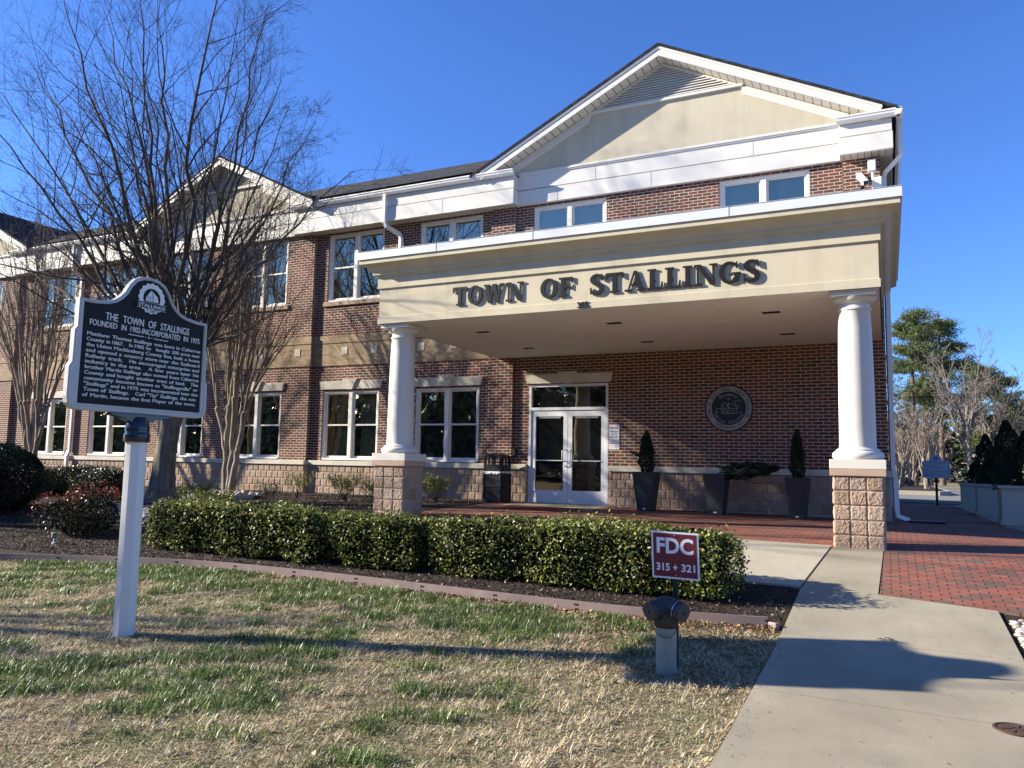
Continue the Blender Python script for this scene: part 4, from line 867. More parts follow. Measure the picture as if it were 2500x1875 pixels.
LT = [((-18.9, 10.0, 9.0), .10), ((-21.1, 13.6, 8.3), .10), ((-22.8, 13.4, 6.5), .085), ((-17.5, 11.0, 11.8), .12), ((-22.2, 13.0, 12.5), .10), ((-18.3, 12.6, 12.6), .11), ((-15.7, 11.6, 12.4), .10), ((-16.6, 13.0, 12.8), .11), ((-12.5, 11.2, 11.7), .115), ((-12.6, 12.6, 11.4), .10), ((-10.8, 11.4, 8.6), .09), ((-11.0, 12.6, 8.2), .08), ((-9.3, 11.8, 6.6), .085), ((-12.0, 13.0, 6.1), .06), ((-19.8, 13.2, 5.1), .075), ((-20.6, 11.2, 10.6), .09), ((-14.2, 10.6, 9.8), .08), ((-19.9, 12.4, 10.8), .09), ((-18.6, 14.0, 6.9), .06), ((-14.4, 13.5, 12.2), .09), ((-11.4, 12.2, 7.0), .07), ((-12.2, 13.0, 9.0), .075), ((-12.0, 12.0, 9.8), .08), ((-20.4, 12.6, 7.2), .075), ((-17.3, 12.8, 9.2), .08), ((-13.0, 12.4, 7.6), .06)]
B2 = MB()
for i, (tg, r) in enumerate(LT):
    st = (-13.98+rs.uniform(-.12, .12), 12.0+rs.uniform(-.1, .1), 2.0+rs.uniform(-.1, .35)); tg = np.array(tg); dx = tg[0]+14
    bend = np.array([-dx*.05, rs.uniform(-.4, .4), .25+abs(dx)*.05]); pts = bez(st, tg, bend, 12, rs, .055); n = len(pts)
    rad = [max(.008, r*.76*(1-.90*(k/(n-1))**.7)) for k in range(n)]; b = MB(); b.tube(pts, rad, 9, cap=False)
    L = np.linalg.norm(tg-np.array(st)); cf.n = [14 if tg[0] > -16.5 else 12, 8, 6, 4]; kids([b, B2], rs, pts, rad, L, 0, cf, 3, .14); b.build('limb', M['limb'], TR, smooth=80)
B2.build('twigs', M['twig'], TR)
# crape myrtles: many upright smooth stems from one base
def myrtle(loc, stems, seed, label, zsplit, group, scale=1.0, tw=1.2, hub=.5, nk=(9, 7, 5)):
    t = thing('crape_myrtle', loc, label, 'tree', group); rs = np.random.RandomState(seed); X, Y, Z = loc; c = Cfg(); c.seg = [5, 5, 4, 3]; c.wig = [.06, .08, .10, .12]; c.up = [.06, .07, .06, .05]; c.n = list(nk); c.lr = [.38, .5, .55]; c.ang = (14, 38); c.lift = .35; c.split = 2; c.tw = tw
    B2 = MB(); b = MB()
    nt_ = 3 if scale > .9 else len(stems); order = sorted(stems, key=lambda q: math.atan2(q[1], q[0]) if scale < .9 else q[0]); per = -(-len(order)//nt_)
    for gi_ in range(0, len(order), per):
        grp = order[gi_:gi_+per]; mx_, my_ = sum(q[0] for q in grp)/len(grp), sum(q[1] for q in grp)/len(grp); al = math.atan2(my_, mx_+1e-3); rb_ = .085*(1 if scale > .9 else .8)
        s0 = (X+mx_*.06, Y+my_*.1+.05*math.sin(gi_), Z-.05); f1 = (X+mx_*.13, Y+my_*.15, Z+zsplit*.46); p0 = bez(s0, f1, (0, 0, 0), 5, rs, .012); b.tube(p0, [rb_*(1.15-.07*k) for k in range(6)], 9, cap=False)
        for (dx, dy, h_, r) in grp:
            kn = (X+dx*.26, Y+dy*.26, Z+zsplit*rs.uniform(.88, 1.12)); tg = (X+dx, Y+dy, Z+h_)
            p1 = bez(f1, kn, (-(dx-mx_)*.03, 0, -.08), 5, rs, .015); b.tube([tuple(p0[-2])]+[tuple(q) for q in p1], [rb_*.75]+[rb_*.72-(rb_*.72-r*.95)*k/5 for k in range(6)], 8, cap=False); b.ball(kn, r*1.25, 8, 6)
            for k in range(4 if scale > .9 else 2):
                f = rs.uniform(.7, 1.2); e = (X+dx*f+rs.uniform(-.5, .5)*scale, Y+dy*f+rs.uniform(-.5, .5)*scale, Z+h_*rs.uniform(.8, 1.05)); p2 = bez(kn, e, (-dx*.12, -dy*.12, .3*scale), 8, rs, .03*scale); rr = [max(.004, r*.55*(1-.85*(q/8))) for q in range(9)]
                b.tube(p2, rr, 6, cap=False); kids([b, B2], rs, p2, rr, np.linalg.norm(np.array(e)-np.array(kn)), 0, c, 2, .2)
    b.build('stems', M['myrtle'], t, smooth=80); B2.build('twigs', M['myrtletwig'], t); return t
GM = 'multi stemmed crape myrtles in front of the town hall'
myrtle((-15.15, 14.75, .10), [(-1.9, 0, 7.9, .060), (-.5, .2, 8.3, .065), (.5, -.2, 7.4, .06), (1.6, .1, 6.2, .055), (2.2, .2, 4.8, .045), (-1.2, .4, 7.2, .05), (.1, .5, 7.6, .05), (1.0, .4, 6.6, .05)], 51, 'bare pale multi stemmed tree rising between two ground floor windows, right of the big tree', 2.2, GM)
myrtle((-22.75, 14.5, .05), [(-2.6, 0, 7.6, .06), (-1.4, -.3, 8.4, .065), (-.4, .3, 8.2, .065), (.6, -.2, 8.0, .06), (1.5, .1, 7.2, .055), (2.0, .2, 6.0, .05), (-2.0, .5, 7.4, .05), (.2, .5, 7.8, .05), (-3.2, .2, 6.2, .05)], 52, 'bare pale multi stemmed tree behind the large rounded shrub at the left edge', 2.3, GM)
# trees outside the picture on the left whose shadows fall across the lawn, canopy and paving
cf2 = Cfg(); cf2.seg = [6, 5, 4]; cf2.wig = [.09, .12, .15]; cf2.up = [.05, .05, .05]; cf2.n = [6, 5]; cf2.lr = [.40, .48]; cf2.ang = (22, 50); cf2.lift = .12; cf2.split = 2; cf2.tw = 2.2
def side_tree(x, y, h_, rt, nl, seed, label, fork=3.0, wide_=1.0):
    t = thing('bare_tree', (x, y, g(x, y)), label, 'tree', 'leafless trees on the lawn beyond the left edge of the photo'); rs = np.random.RandomState(seed); z0 = g(x, y)
    MB().tube([(x, y, z0-.1), (x, y, z0+.3), (x+.05, y, z0+1.5), (x, y+.05, z0+fork)], [rt*1.5, rt*1.1, rt, rt*.95], 12).build('trunk', M['bark'], t, smooth=80)
    b = MB(); B2 = MB()
    for i in range(nl):
        a = 6.283*i/nl+rs.uniform(-.3, .3); sp = rs.uniform(.12, .42)*h_*wide_; e = (x+math.cos(a)*sp, y+math.sin(a)*sp, z0+h_*rs.uniform(.7, 1)); p = bez((x, y, z0+fork-.1), e, (-math.cos(a)*sp*.12, -math.sin(a)*sp*.12, .6), 8, rs, .06); rr = [max(.012, rt*.55*(1-.85*k/8)) for k in range(9)]
        b.tube(p, rr, 7, cap=False); kids([b, B2], rs, p, rr, h_-fork, 0, cf2, 2, .2)
    b.build('limbs', M['limb'], t, smooth=80); B2.build('twigs', M['twig'], t)
side_tree(-22.5, 8.2, 12.0, .20, 6, 61, 'leafless tree left of the large rounded shrub, outside the photo')
side_tree(-27.5, 5.0, 14.0, .24, 7, 62, 'tallest leafless tree far out on the left lawn, outside the photo', 3.5)
side_tree(-19.5, .25, 9.5, .21, 4, 63, 'slim upright leafless tree on the front left lawn, outside the photo', 2.8, .22)

# ------------------------------------------------------------------ historical marker
MX, MY = -6.05, 4.80
MK = thing('historical_marker', (MX, MY, g(MX, MY)), 'tall black town history marker with domed top on a white post', 'sign')
half_top = [(5.499, 2.263), (5.367, 2.265), (5.247, 2.280), (5.175, 2.305), (5.125, 2.340), (5.078, 2.392), (5.038, 2.467), (4.985, 2.530), (4.915, 2.566), (4.823, 2.577)]
outl = half_top + [(2*4.823-y, z) for y, z in half_top[-2::-1]]
outl = outl + [(4.147, 2.02), (4.124, 1.985), (4.122, 1.72), (4.096, 1.68), (4.094, 1.43), (4.104, 1.375), (4.14, 1.335), (4.19, 1.322), (5.44, 1.322), (5.50, 1.335), (5.538, 1.375), (5.545, 1.43), (5.54, 1.66), (5.515, 1.70), (5.513, 1.96), (5.499, 2.0)]
outl = [(y, z+.004) for y, z in outl]
def inset(poly, d):
    n = len(poly); out = []
    for i in range(n):
        a, p, c = Vector(poly[i-1]), Vector(poly[i]), Vector(poly[(i+1) % n]); e1 = (p-a).normalized(); e2 = (c-p).normalized(); n1 = Vector((-e1.y, e1.x)); n2 = Vector((-e2.y, e2.x)); nn = (n1+n2).normalized(); k = d/max(.5, nn.dot(n1)); out.append((p.x+nn.x*k, p.y+nn.y*k))
    return out
in0 = inset(outl, .010); in1 = inset(outl, .030); ytop = [p for p in in1]
inner = [(min(max(y, 4.185), 5.462), max(z, 1.382)) for y, z in in1]
def rings(mb, A, xa, B_, xb):
    n = len(A)
    for i in range(n): j = (i+1) % n; mb.quad((xa, *A[i]), (xa, *A[j]), (xb, *B_[j]), (xb, *B_[i]))
fr = MB(); rings(fr, outl, -6.085, outl, -6.035); rings(fr, outl, -6.035, in0, -6.026)
mid1 = [(a[0]*.55+c[0]*.45, a[1]*.55+c[1]*.45) for a, c in zip(in0, inner)]; mid2 = [(a[0]*.5+c[0]*.5, a[1]*.5+c[1]*.5) for a, c in zip(in0, inner)]
rings(fr, in0, -6.026, mid1, -6.026); rings(fr, mid1, -6.026, mid2, -6.032); rings(fr, mid2, -6.032, inner, -6.028); rings(fr, inner, -6.028, inner, -6.045); fr.face([(-6.085, *p) for p in outl])
fr.build('marker_frame', M['markframe'], MK)
MB().face([(-6.043, *p) for p in inner]).build('marker_face', M['markface'], MK)
XF = -6.030
def mk(st, y0, y1, z0, z1, mb, bold=.014): mb.add(fit(text_mb(st, bold, .0), y0, y1, z0, z1), lambda p: (XF, p[0], p[1]))
def wide(st, y0, y1, z0, z1, mb, bold, sp=.34):
    """justified line: words spread so that the line fills y0..y1"""
    ws = st.split(' '); g_ = [text_mb(x_, bold, .004) if x_ else None for x_ in ws]; wd = [(max(p[0] for p in q.v)-min(p[0] for p in q.v)) if q else .25 for q in g_]
    s = (y1-y0)/(sum(wd)+sp*(len(ws)-1)); x = y0; hz = (z1-z0)/.729
    for q, w_ in zip(g_, wd):
        if q: a = min(p[0] for p in q.v); mb.add(q, lambda p: (XF-.006+p[2]*1.0, x+(p[0]-a)*s, z0+p[1]*hz))
        x += (w_+sp)*s
T = MB(); wide('THE TOWN OF STALLINGS', 4.394, 5.283, 2.118, 2.186, T, .004, .75); wide('FOUNDED IN 1902-INCORPORATED IN 1975', 4.252, 5.413, 2.052, 2.104, T, .002, .75); T.build('marker_title', M['marktext'], MK); T = MB()
line2(T, [(4.623, 2.026), (4.781, 2.026)], .007, lambda y, z: (XF, y, z)); line2(T, [(4.889, 2.024), (5.044, 2.024)], .007, lambda y, z: (XF, y, z))
for y, r_ in ((4.802, .005), (4.835, .009), (4.866, .005)): T.face([(XF, y+r_*math.cos(a), 2.025+r_*math.sin(a)) for a in np.linspace(0, 6.28, 9)[:-1]])
T.build('title_rule', M['marktext'], MK)
body = ['Matthew Thomas Stallings was born in Cabarrus', 'County in 1867.  In 1902 he  bought 200 acres near', 'the Union Mecklenburg County line, built a home', 'and opened a country store near the Seaboard', 'Railway track.  He encouraged enterprise and', 'industry in the area.  A few years later his', 'brother Martin Stallings also moved from Cabarrus', 'County and bought another tract of land.  The', 'community became known as "Stallingsville" or', '"Stallings" and in 1975 was incorporated into the', 'Town of Stallings.  Carl "Tip" Stallings, the son', 'of Martin, became the first Mayor of the town.']
T = MB()
for i, ln in enumerate(body): wide(ln, 4.235+(0 if i < 11 else -.005), 5.430-(.02 if i > 9 else 0), 1.962-i*.0472, 1.962-i*.0472+.0325, T, .006, .42)
T.build('marker_text', M['marktext'], MK)
EY, EZ = 4.843, 2.388
b = MB(); n = 80; fo = [(XF-.004, EY+(.139+.006*math.cos(16*2*math.pi*i/n))*math.cos(2*math.pi*i/n), EZ+(.139+.006*math.cos(16*2*math.pi*i/n))*math.sin(2*math.pi*i/n)) for i in range(n)]; fi = [(XF-.004, EY+.092*math.cos(2*math.pi*i/n), EZ+.092*math.sin(2*math.pi*i/n)) for i in range(n)]
for i in range(n): j = (i+1) % n; b.quad(fo[i], fo[j], fi[j], fi[i])
b.face([(XF-.003, y, z) for y, z in ((4.775, 2.36), (4.785, 2.40), (4.83, 2.462), (4.85, 2.42), (4.855, 2.36))]); b.face([(XF-.003, y, z) for y, z in ((4.832, 2.465), (4.905, 2.41), (4.915, 2.36), (4.86, 2.36), (4.857, 2.42))])
b.build('emblem', M['marktext'], MK)
b = MB().face([(XF-.001, y, z) for y, z in ((4.69, 2.345), (5.0, 2.345), (5.0, 2.292), (4.69, 2.292))]); b.face([(XF-.0015, y, z) for y, z in ((4.665, 2.335), (4.70, 2.335), (4.70, 2.275), (4.662, 2.275), (4.678, 2.305))]); b.face([(XF-.0015, y, z) for y, z in ((4.99, 2.335), (5.025, 2.335), (5.012, 2.305), (5.028, 2.275), (4.99, 2.275))]); b.build('emblem_banner', M['markface'], MK)
T = MB(); T.add(fit(text_mb('STALLINGS', .02, 0), 4.703, 4.988, 2.302, 2.334), lambda p: (XF+.001, p[0], p[1]))
for z in (2.348, 2.290): line2(T, [(4.69, z), (5.0, z)], .003, lambda y, zz: (XF+.001, y, zz))
T.build('banner_lettering', M['marktext'], MK)
T = MB(); tmp = MB(); arc_text('NORTH CAROLINA', .117, 222, 318, .026, 0, True, tmp); T.add(tmp, lambda p: (XF-.001, EY+p[0], EZ+p[2]))
for y in (4.80, 4.82, 4.84): line2(T, [(y, 2.37), (y, 2.41)], .004, lambda a, z: (XF-.001, a, z))
T.build('emblem_lines', M['markface'], MK)
zb = g(MX, MY)
MB().tube([(MX-.005, MY, zb-.1), (MX-.005, MY, 1.09)], [.091, .091], 8, rot=math.pi/8).build('post', M['postalu'], MK)
MB().lathe([(.108, 1.075), (.112, 1.09), (.108, 1.115), (.112, 1.13), (.107, 1.15), (.100, 1.165), (.105, 1.185), (.102, 1.215), (.092, 1.255), (.078, 1.285), (.06, 1.30)], MX-.005, MY, 24).build('post_cap', M['markbase'], MK, smooth=40)
b = MB(); pts = [(4.50, 1.325), (5.12, 1.325), (5.12, 1.305), (4.98, 1.285), (4.90, 1.255), (4.87, 1.22), (4.73, 1.22), (4.70, 1.255), (4.62, 1.285), (4.50, 1.305)]; b.yz(pts, -6.10, -6.02); b.build('bracket', M['markbase'], MK, bevel=.004)

# ------------------------------------------------------------------ fire department connection and its sign
FX, FY = -1.555, 5.98; fz = g(FX, FY)
t = thing('fire_department_connection', (FX, FY, fz), 'dark twin outlet fire department connection on a short galvanised standpipe in the grass', 'standpipe')
b = MB().lathe([(.078, -.05), (.078, .36)], 0, 0, 28); b.build('standpipe', M['galv'], t, local=True, smooth=50)
b = MB().lathe([(.085, .345), (.092, .355), (.092, .385), (.084, .392)], 0, 0, 24); b.build('pipe_collar', M['rust'], t, local=True, smooth=30)
b = MB().lathe([(.082, .375), (.095, .385), (.094, .42), (.085, .45), (.088, .50), (.080, .545), (.055, .565), (0.01, .568)], 0, 0, 24); b.ball((0, 0, .49), .098, 14, 9, (1, 1, .78)); b.build('valve_body', M['bronze'], t, local=True, smooth=60)
for s_, ang in ((-1, R(-122)), (1, R(-28))):
    d = Vector((math.cos(ang), math.sin(ang), -.16)).normalized(); o_ = Vector((0, 0, .50)); P = lambda k: tuple(o_+d*k)
    bd = MB().tube([P(.02), P(.10), P(.115), P(.116), P(.135)], [.072, .068, .068, .074, .074], 20).build('outlet', M['bronze'], t, local=True, smooth=30)
    MB().tube([P(.133), P(.139), P(.1391), P(.175), P(.18)], [.064, .064, .070, .070, .064], 20).build('outlet_cap', M['bronzecap'], bd, local=True, smooth=30)
    if s_ > 0: MB().tube([P(.1175), P(.1245)], [.0752, .0752], 20, cap=False).build('silver_band', M['rim'], bd, local=True)
    b = MB(); b.ball(P(.185), .011, 8, 6)
    for k in (-1, 1):
        n_ = d.cross(Vector((0, 0, 1))).normalized()*k; b.tube([tuple(o_+d*.16+n_*.066), tuple(o_+d*.16+n_*.088)], [.010, .009], 8)
    b.build('cap_lugs', M['bronzecap'], bd, local=True, smooth=40)
ch = MB(); pa = [(-.13, -.06, .42), (-.09, -.09, .36), (-.05, -.095, .31), (.0, -.095, .285), (.05, -.09, .285), (.09, -.08, .33), (.115, -.11, .40)]
for p, q in zip(pa, pa[1:]):
    for k in range(4):
        a = [p[i]+(q[i]-p[i])*k/4 for i in range(3)]; c = [p[i]+(q[i]-p[i])*(k+.8)/4 for i in range(3)]; ch.tube([a, c], [.004, .004], 5)
ch.build('cap_chain', M['bronzecap'], t, local=True)
FS = thing('fdc_sign', (-1.53, 6.17, g(-1.5, 6.2)), 'square maroon sign reading FDC 315 + 321 on a thin green post behind the standpipe', 'sign', rz=R(9))
gz = g(-1.5, 6.2); sz0, sz1 = .068-gz, .432-gz
MB().box(-.022, .022, .004, .02, -.1, sz1-.02).add(MB().box(-.022, -.012, -.008, .004, -.1, sz1-.02)).add(MB().box(.012, .022, -.008, .004, -.1, sz1-.02)).build('post', M['greenpost'], FS, local=True)
pl = thing('tmp', (0, 0, 0), 'x', 'x'); bpy.data.objects.remove(pl)
def tilt(mb, a=R(-1.8), zc=(sz0+sz1)/2): mb.v = [(p[0]*math.cos(a)-(p[2]-zc)*math.sin(a)*-1, p[1], zc+(p[2]-zc)*math.cos(a)+p[0]*math.sin(a)) for p in mb.v]; return mb
tilt(MB().box(-.183, .183, -.016, -.010, sz0, sz1)).build('sign_panel', M['signwhite'], FS, local=True, bevel=.002)
tilt(MB().box(-.169, .169, -.0175, -.0162, sz0+.014, sz1-.014)).build('sign_face', M['maroon'], FS, local=True)
b = MB(); b.add(fit(text_mb('FDC', .03, 0), -.142, .142, sz1-.165, sz1-.045), lambda p: (p[0], -.0182, p[1])); b.add(fit(text_mb('315', .025, 0), -.148, -.045, sz0+.062, sz0+.120), lambda p: (p[0], -.0182, p[1])); b.add(fit(text_mb('+', .03, 0), -.018, .014, sz0+.060, sz0+.120), lambda p: (p[0], -.0182, p[1])); b.add(fit(text_mb('321', .025, 0), .045, .150, sz0+.062, sz0+.120), lambda p: (p[0], -.0182, p[1]))
tilt(b).build('sign_lettering', M['signwhite'], FS, local=True)
for z in (sz1-.028, sz0+.028): tilt(MB().ball((0, -.018, z), .006, 8, 5)).build('screw', M['rim'], FS, local=True)

# ------------------------------------------------------------------ porch planters
def cypress(t, h_, r, z0, seed, mat='cypress', n=3600, name='foliage', axis=(0, 0, 1), base=(0, 0, 0), droop=0, flare=.1):
    rs = np.random.RandomState(seed); u = rs.rand(n)**.8; env = np.sin((flare+u*(1-flare)*.985)**.75*math.pi)**.65; a = rs.uniform(0, 6.283, n)
    lump = 1+.18*np.sin(a*3+u*14+seed)+.14*np.sin(a*2-u*23); rr = r*env*lump*(1-.35*np.abs(rs.randn(n))*.5); ax = np.array(axis)/np.linalg.norm(axis); s1 = np.cross(ax, [.3, .9, .2]); s1 /= np.linalg.norm(s1); s2 = np.cross(ax, s1)
    c = np.array(base)+np.array([0, 0, z0]); P = c + ax*(u*h_)[:, None] + (s1*np.cos(a)[:, None]+s2*np.sin(a)[:, None])*rr[:, None]
    out = unit((s1*np.cos(a)[:, None]+s2*np.sin(a)[:, None])*.6 + ax*1.0 + rs.randn(n, 3)*.25); w_ = unit(np.cross(out, rs.randn(n, 3))); L = .055*rs.uniform(.6, 1.2, (n, 1)); W = .011
    V = np.stack([P-out*L*.4, P+w_*W, P+out*L*.6, P-w_*W], 1).reshape(-1, 3); return fast(name, V, np.arange(4*n).reshape(-1, 4), M[mat], t)
def taper_pot(loc, wt, wb, h_, label, rz=0):
    t = thing('tall_planter', loc, label, 'planter', 'tall tapered black planters under the canopy', rz); b = MB(); a, c = wb/2, wt/2; n0 = [(-a, -a, 0), (a, -a, 0), (a, a, 0), (-a, a, 0)]; n1 = [(-c, -c, h_), (c, -c, h_), (c, c, h_), (-c, c, h_)]; k = c-.03; n2 = [(-k, -k, h_), (k, -k, h_), (k, k, h_), (-k, k, h_)]; n3 = [(x, y, h_-.05) for x, y, z in n2]
    for A, B_ in ((n0, n1), (n1, n2), (n2, n3)):
        for i in range(4): j = (i+1) % 4; b.quad(A[i], A[j], B_[j], B_[i])
    b.face(n0); b.build('pot', M['planterblack'], t, local=True, bevel=.006); MB().face(n3).build('soil', M['mulch'], t, local=True)
    f = (a+.01*0); yy = -(a+(c-a)*.05)-.002; MB().quad((-.03, yy, .03), (.03, yy, .03), (.03, yy-.0012, .055), (-.03, yy-.0012, .055)).build('maker_plate', M['signwhite'], t, local=True); return t
for x, wt, wb, h_, hz_, lab in ((-4.56, .47, .30, .80, .93, 'black tapered planter nearest the doors holding an upright arborvitae'), (-3.11, .44, .28, .80, 0, 'black tapered planter below the seal whose arborvitae has toppled sideways'), (-1.57, .41, .27, .78, 1.0, 'black tapered planter nearest the right column, in shade, with a slim upright arborvitae')):
    t = taper_pot((x, 15.95, g(x, 15.95)+.028), wt, wb, h_, lab, R(-4)); 
    if hz_:
        cypress(t, hz_, .15 if x < -4 else .13, h_-.08, int(-x*10)); MB().tube([(0, 0, h_-.06), (0, 0, h_+hz_*.8)], [.016, .005], 6).build('stem', M['twig'], t, local=True)
        if x < -4: cypress(t, .30, .03, h_+.30, 77, n=160, name='side_sprig', axis=(-1, -.1, .45), base=(-.08, 0, 0))
    else: cypress(t, 1.15, .16, h_+.03, 31, n=3600, axis=(1, -.12, .10), base=(.10, -.02, 0)); MB().tube([(0, 0, h_-.06), (.05, 0, h_+.03), (.9, -.1, h_+.12)], [.016, .014, .005], 6).build('stem', M['twig'], t, local=True); 
# ------------------------------------------------------------------ beige box planters on the right
for i, (x, y, s_, lab, bushes) in enumerate(((2.50, 18.05, .56, 'square beige planter box nearest the camera on the right, with one bushy evergreen', [(-.38, -.1, 1.35, .27), (-.05, .1, 1.15, .26), (.3, .0, .9, .25)]), (2.48, 22.5, .55, 'square beige planter box, middle of the row, with two pointed evergreens', [(-.28, -.1, 1.30, .27), (.22, .05, .95, .22), (-.02, .2, 1.1, .24)]), (2.47, 26.9, .55, 'square beige planter box farthest from the camera with a low evergreen', [(-.1, 0, .75, .25), (.25, .1, .95, .24)]))):
    t = thing('box_planter', (x, y, g(x, y)+.026), lab, 'planter', 'beige planter boxes along the side pavement', R(-3)); b = MB(); a = s_
    b.box(-a+.03, a-.03, -a+.03, a-.03, .10, .66); b.box(-a, a, -a, a, 0, .07); b.box(-a+.012, a-.012, -a+.012, a-.012, .07, .10); b.box(-a+.01, a-.01, -a+.01, -a+.06, .66, .70); b.box(-a+.01, a-.01, a-.06, a-.01, .66, .70); b.box(-a+.01, -a+.06, -a+.06, a-.06, .66, .70); b.box(a-.06, a-.01, -a+.06, a-.06, .66, .70)
    b.box(-a-.02, a+.02, -a-.02, -a+.05, .70, .75); b.box(-a-.02, a+.02, a-.05, a+.02, .70, .75); b.box(-a-.02, -a+.05, -a+.05, a-.05, .70, .75); b.box(a-.05, a+.02, -a+.05, a-.05, .70, .75)
    b.build('box', M['planterbeige'], t, local=True, bevel=.006); MB().box(-a+.06, a-.06, -a+.06, a-.06, .66, .69).build('soil', M['mulch'], t, local=True)
    for k, (bx, by, bh_, br) in enumerate(bushes): cypress(t, bh_, br, .66, 80+i*5+k, n=5200, name='evergreen', base=(bx, by, 0), flare=.22)

# ------------------------------------------------------------------ cameras and boxes at the roof corner
t = thing('security_camera', (-.32, 16.42, 6.62), 'white box security camera tilted down on an arm under the right roof corner', 'security camera')
b = MB().box(-.05, .05, -.24, .12, -.05, .05); b.v = [(p[0]*1.0-p[1]*.35, p[1]*.75+.0, p[2]+p[1]*.75+.12) for p in b.v]; b.build('housing', M['white_alu'], t, local=True, bevel=.006)
b = MB().box(-.04, .04, -.246, -.241, -.04, .04); b.v = [(p[0]-p[1]*.35, p[1]*.75-.002, p[2]+p[1]*.75+.12) for p in b.v]; b.build('lens_window', M['carglass'], t, local=True)
MB().tube([(.02, .0, .07), (.02, -.02, -.04), (.03, .02, -.12), (.05, .10, -.12)], [.022, .022, .026, .026], 8).build('bracket', M['white_alu'], t, local=True, smooth=40)
MB().ball((.02, -.04, -.10), .045, 12, 8).build('swivel', M['black'], t, local=True, smooth=60)
t = thing('antenna_unit', (-.10, 16.40, 6.5), 'white mast with box antenna and square panel under the right roof corner', 'antenna')
MB().tube([(0, 0, -.25), (0, 0, .32)], .028, 10).build('mast', M['white_alu'], t, local=True, smooth=60)
MB().box(-.09, .06, -.07, .04, .32, .56).build('box_antenna', M['white_alu'], t, local=True, bevel=.018); MB().box(.02, .16, -.04, .02, -.06, .20).build('square_panel', M['white_alu'], t, local=True, bevel=.02)
MB().box(-.02, .12, -.05, .08, -.25, -.12).build('junction_box', M['white_alu'], t, local=True, bevel=.01)

# ------------------------------------------------------------------ bed edging, mat, covers, lights, ring, stones
t = thing('bed_edging', (-6, 7.5, g(-6, 7.5)), 'mauve grey plastic landscape edging curving along the front of the mulch bed', 'edging')
def smooth_path(P, k=5):
    out = []
    for i in range(len(P)-1):
        p0, p1, p2, p3 = P[max(i-1, 0)], P[i], P[i+1], P[min(i+2, len(P)-1)]
        for q in range(k): u = q/k; out.append(tuple(.5*((2*p1[j])+(-p0[j]+p2[j])*u+(2*p0[j]-5*p1[j]+4*p2[j]-p3[j])*u*u+(-p0[j]+3*p1[j]-3*p2[j]+p3[j])*u**3) for j in (0, 1)))
    return out+[P[-1]]
EP = smooth_path(EDGE); b = MB(); hh = .105; th_ = .022; prev = None
nrm = []
for i in range(len(EP)):
    a, c = EP[max(i-1, 0)], EP[min(i+1, len(EP)-1)]; d = Vector((c[0]-a[0], c[1]-a[1])).normalized(); nrm.append((-d.y, d.x))
for i in range(len(EP)-1):
    (x0, y0), (x1, y1) = EP[i], EP[i+1]; n0, n1 = nrm[i], nrm[i+1]; z0, z1 = g(x0, y0), g(x1, y1)
    A = [(x0, y0, z0-.06), (x0, y0, z0+hh), (x0+n0[0]*th_, y0+n0[1]*th_, z0+hh), (x0+n0[0]*th_, y0+n0[1]*th_, z0-.06)]; B_ = [(x1, y1, z1-.06), (x1, y1, z1+hh), (x1+n1[0]*th_, y1+n1[1]*th_, z1+hh), (x1+n1[0]*th_, y1+n1[1]*th_, z1-.06)]
    for k in range(4): j = (k+1) % 4; b.quad(A[k], A[j], B_[j], B_[k])
b.build('strip', M['edging'], t, smooth=30)
acc = 0; nxt = 1.1
for i in range(len(EP)-1):
    (x0, y0), (x1, y1) = EP[i], EP[i+1]; l_ = math.hypot(x1-x0, y1-y0)
    while acc+l_ > nxt:
        u = (nxt-acc)/l_; x, y = x0+(x1-x0)*u, y0+(y1-y0)*u; d = Vector((x1-x0, y1-y0)).normalized(); z = g(x, y); k = int(nxt/.9)
        for zz in ((.018, .036), (.062, .080)):
            c = MB().extr([(x, y, z+zz[0]), (x+d.x*.045, y+d.y*.045, z+zz[0]), (x+d.x*.045, y+d.y*.045, z+zz[1]), (x, y, z+zz[1])], (d.y*.003, -d.x*.003, 0)); c.build('slot', M['dark'], t)
        nxt += .92
    acc += l_
b = MB(); b.xy([(-1.04, 7.66), (-.96, 7.60), (-.93, 7.64), (-1.02, 7.70)], g(-1, 7.6)-.02, g(-1, 7.6)+.07); b.build('broken_end', M['edging'], t, bevel=.01)
t = MB().box(-7.25, -5.75, 14.35, 15.3, .0, .012); t.v = [(p[0], p[1], p[2]+g(p[0], p[1])+.027) for p in t.v]; tag(t.build('door_mat', M['mat'], bevel=.003), 'dark red door mat on the pavers in front of the entrance', 'mat')
t = thing('cleanout_cover', (.66, 5.78, g(.66, 5.78)+.031), 'round rusty iron cover set in the concrete walk at the lower right', 'manhole cover')
MB().lathe([(.125, .0), (.125, .006), (.118, .008), (.108, .008), (.106, .003)], 0, 0, 36, cap=False).build('cover_rim', M['rust'], t, local=True)
b = MB().lathe([(.001, .0035), (.106, .0035)], 0, 0, 36, cap=False)
for k in range(6):
    a = k*math.pi/3; line2(b, [(.02*math.cos(a), .02*math.sin(a)), (.09*math.cos(a+.25), .09*math.sin(a+.25))], .016, lambda x, y: (x, y, .0075))
b.build('cover_plate', M['rust'], t, local=True)
t = MB().yz([(16.55, .0), (16.95, .0), (16.95, .03), (16.55, .03)], .30, .95); t.v = [(p[0], p[1], p[2]+g(.5, 16.7)+.03) for p in t.v]; tag(t.build('splash_mat', M['black'], bevel=.005), 'black rubber splash mat under the corner downspout', 'splash mat')
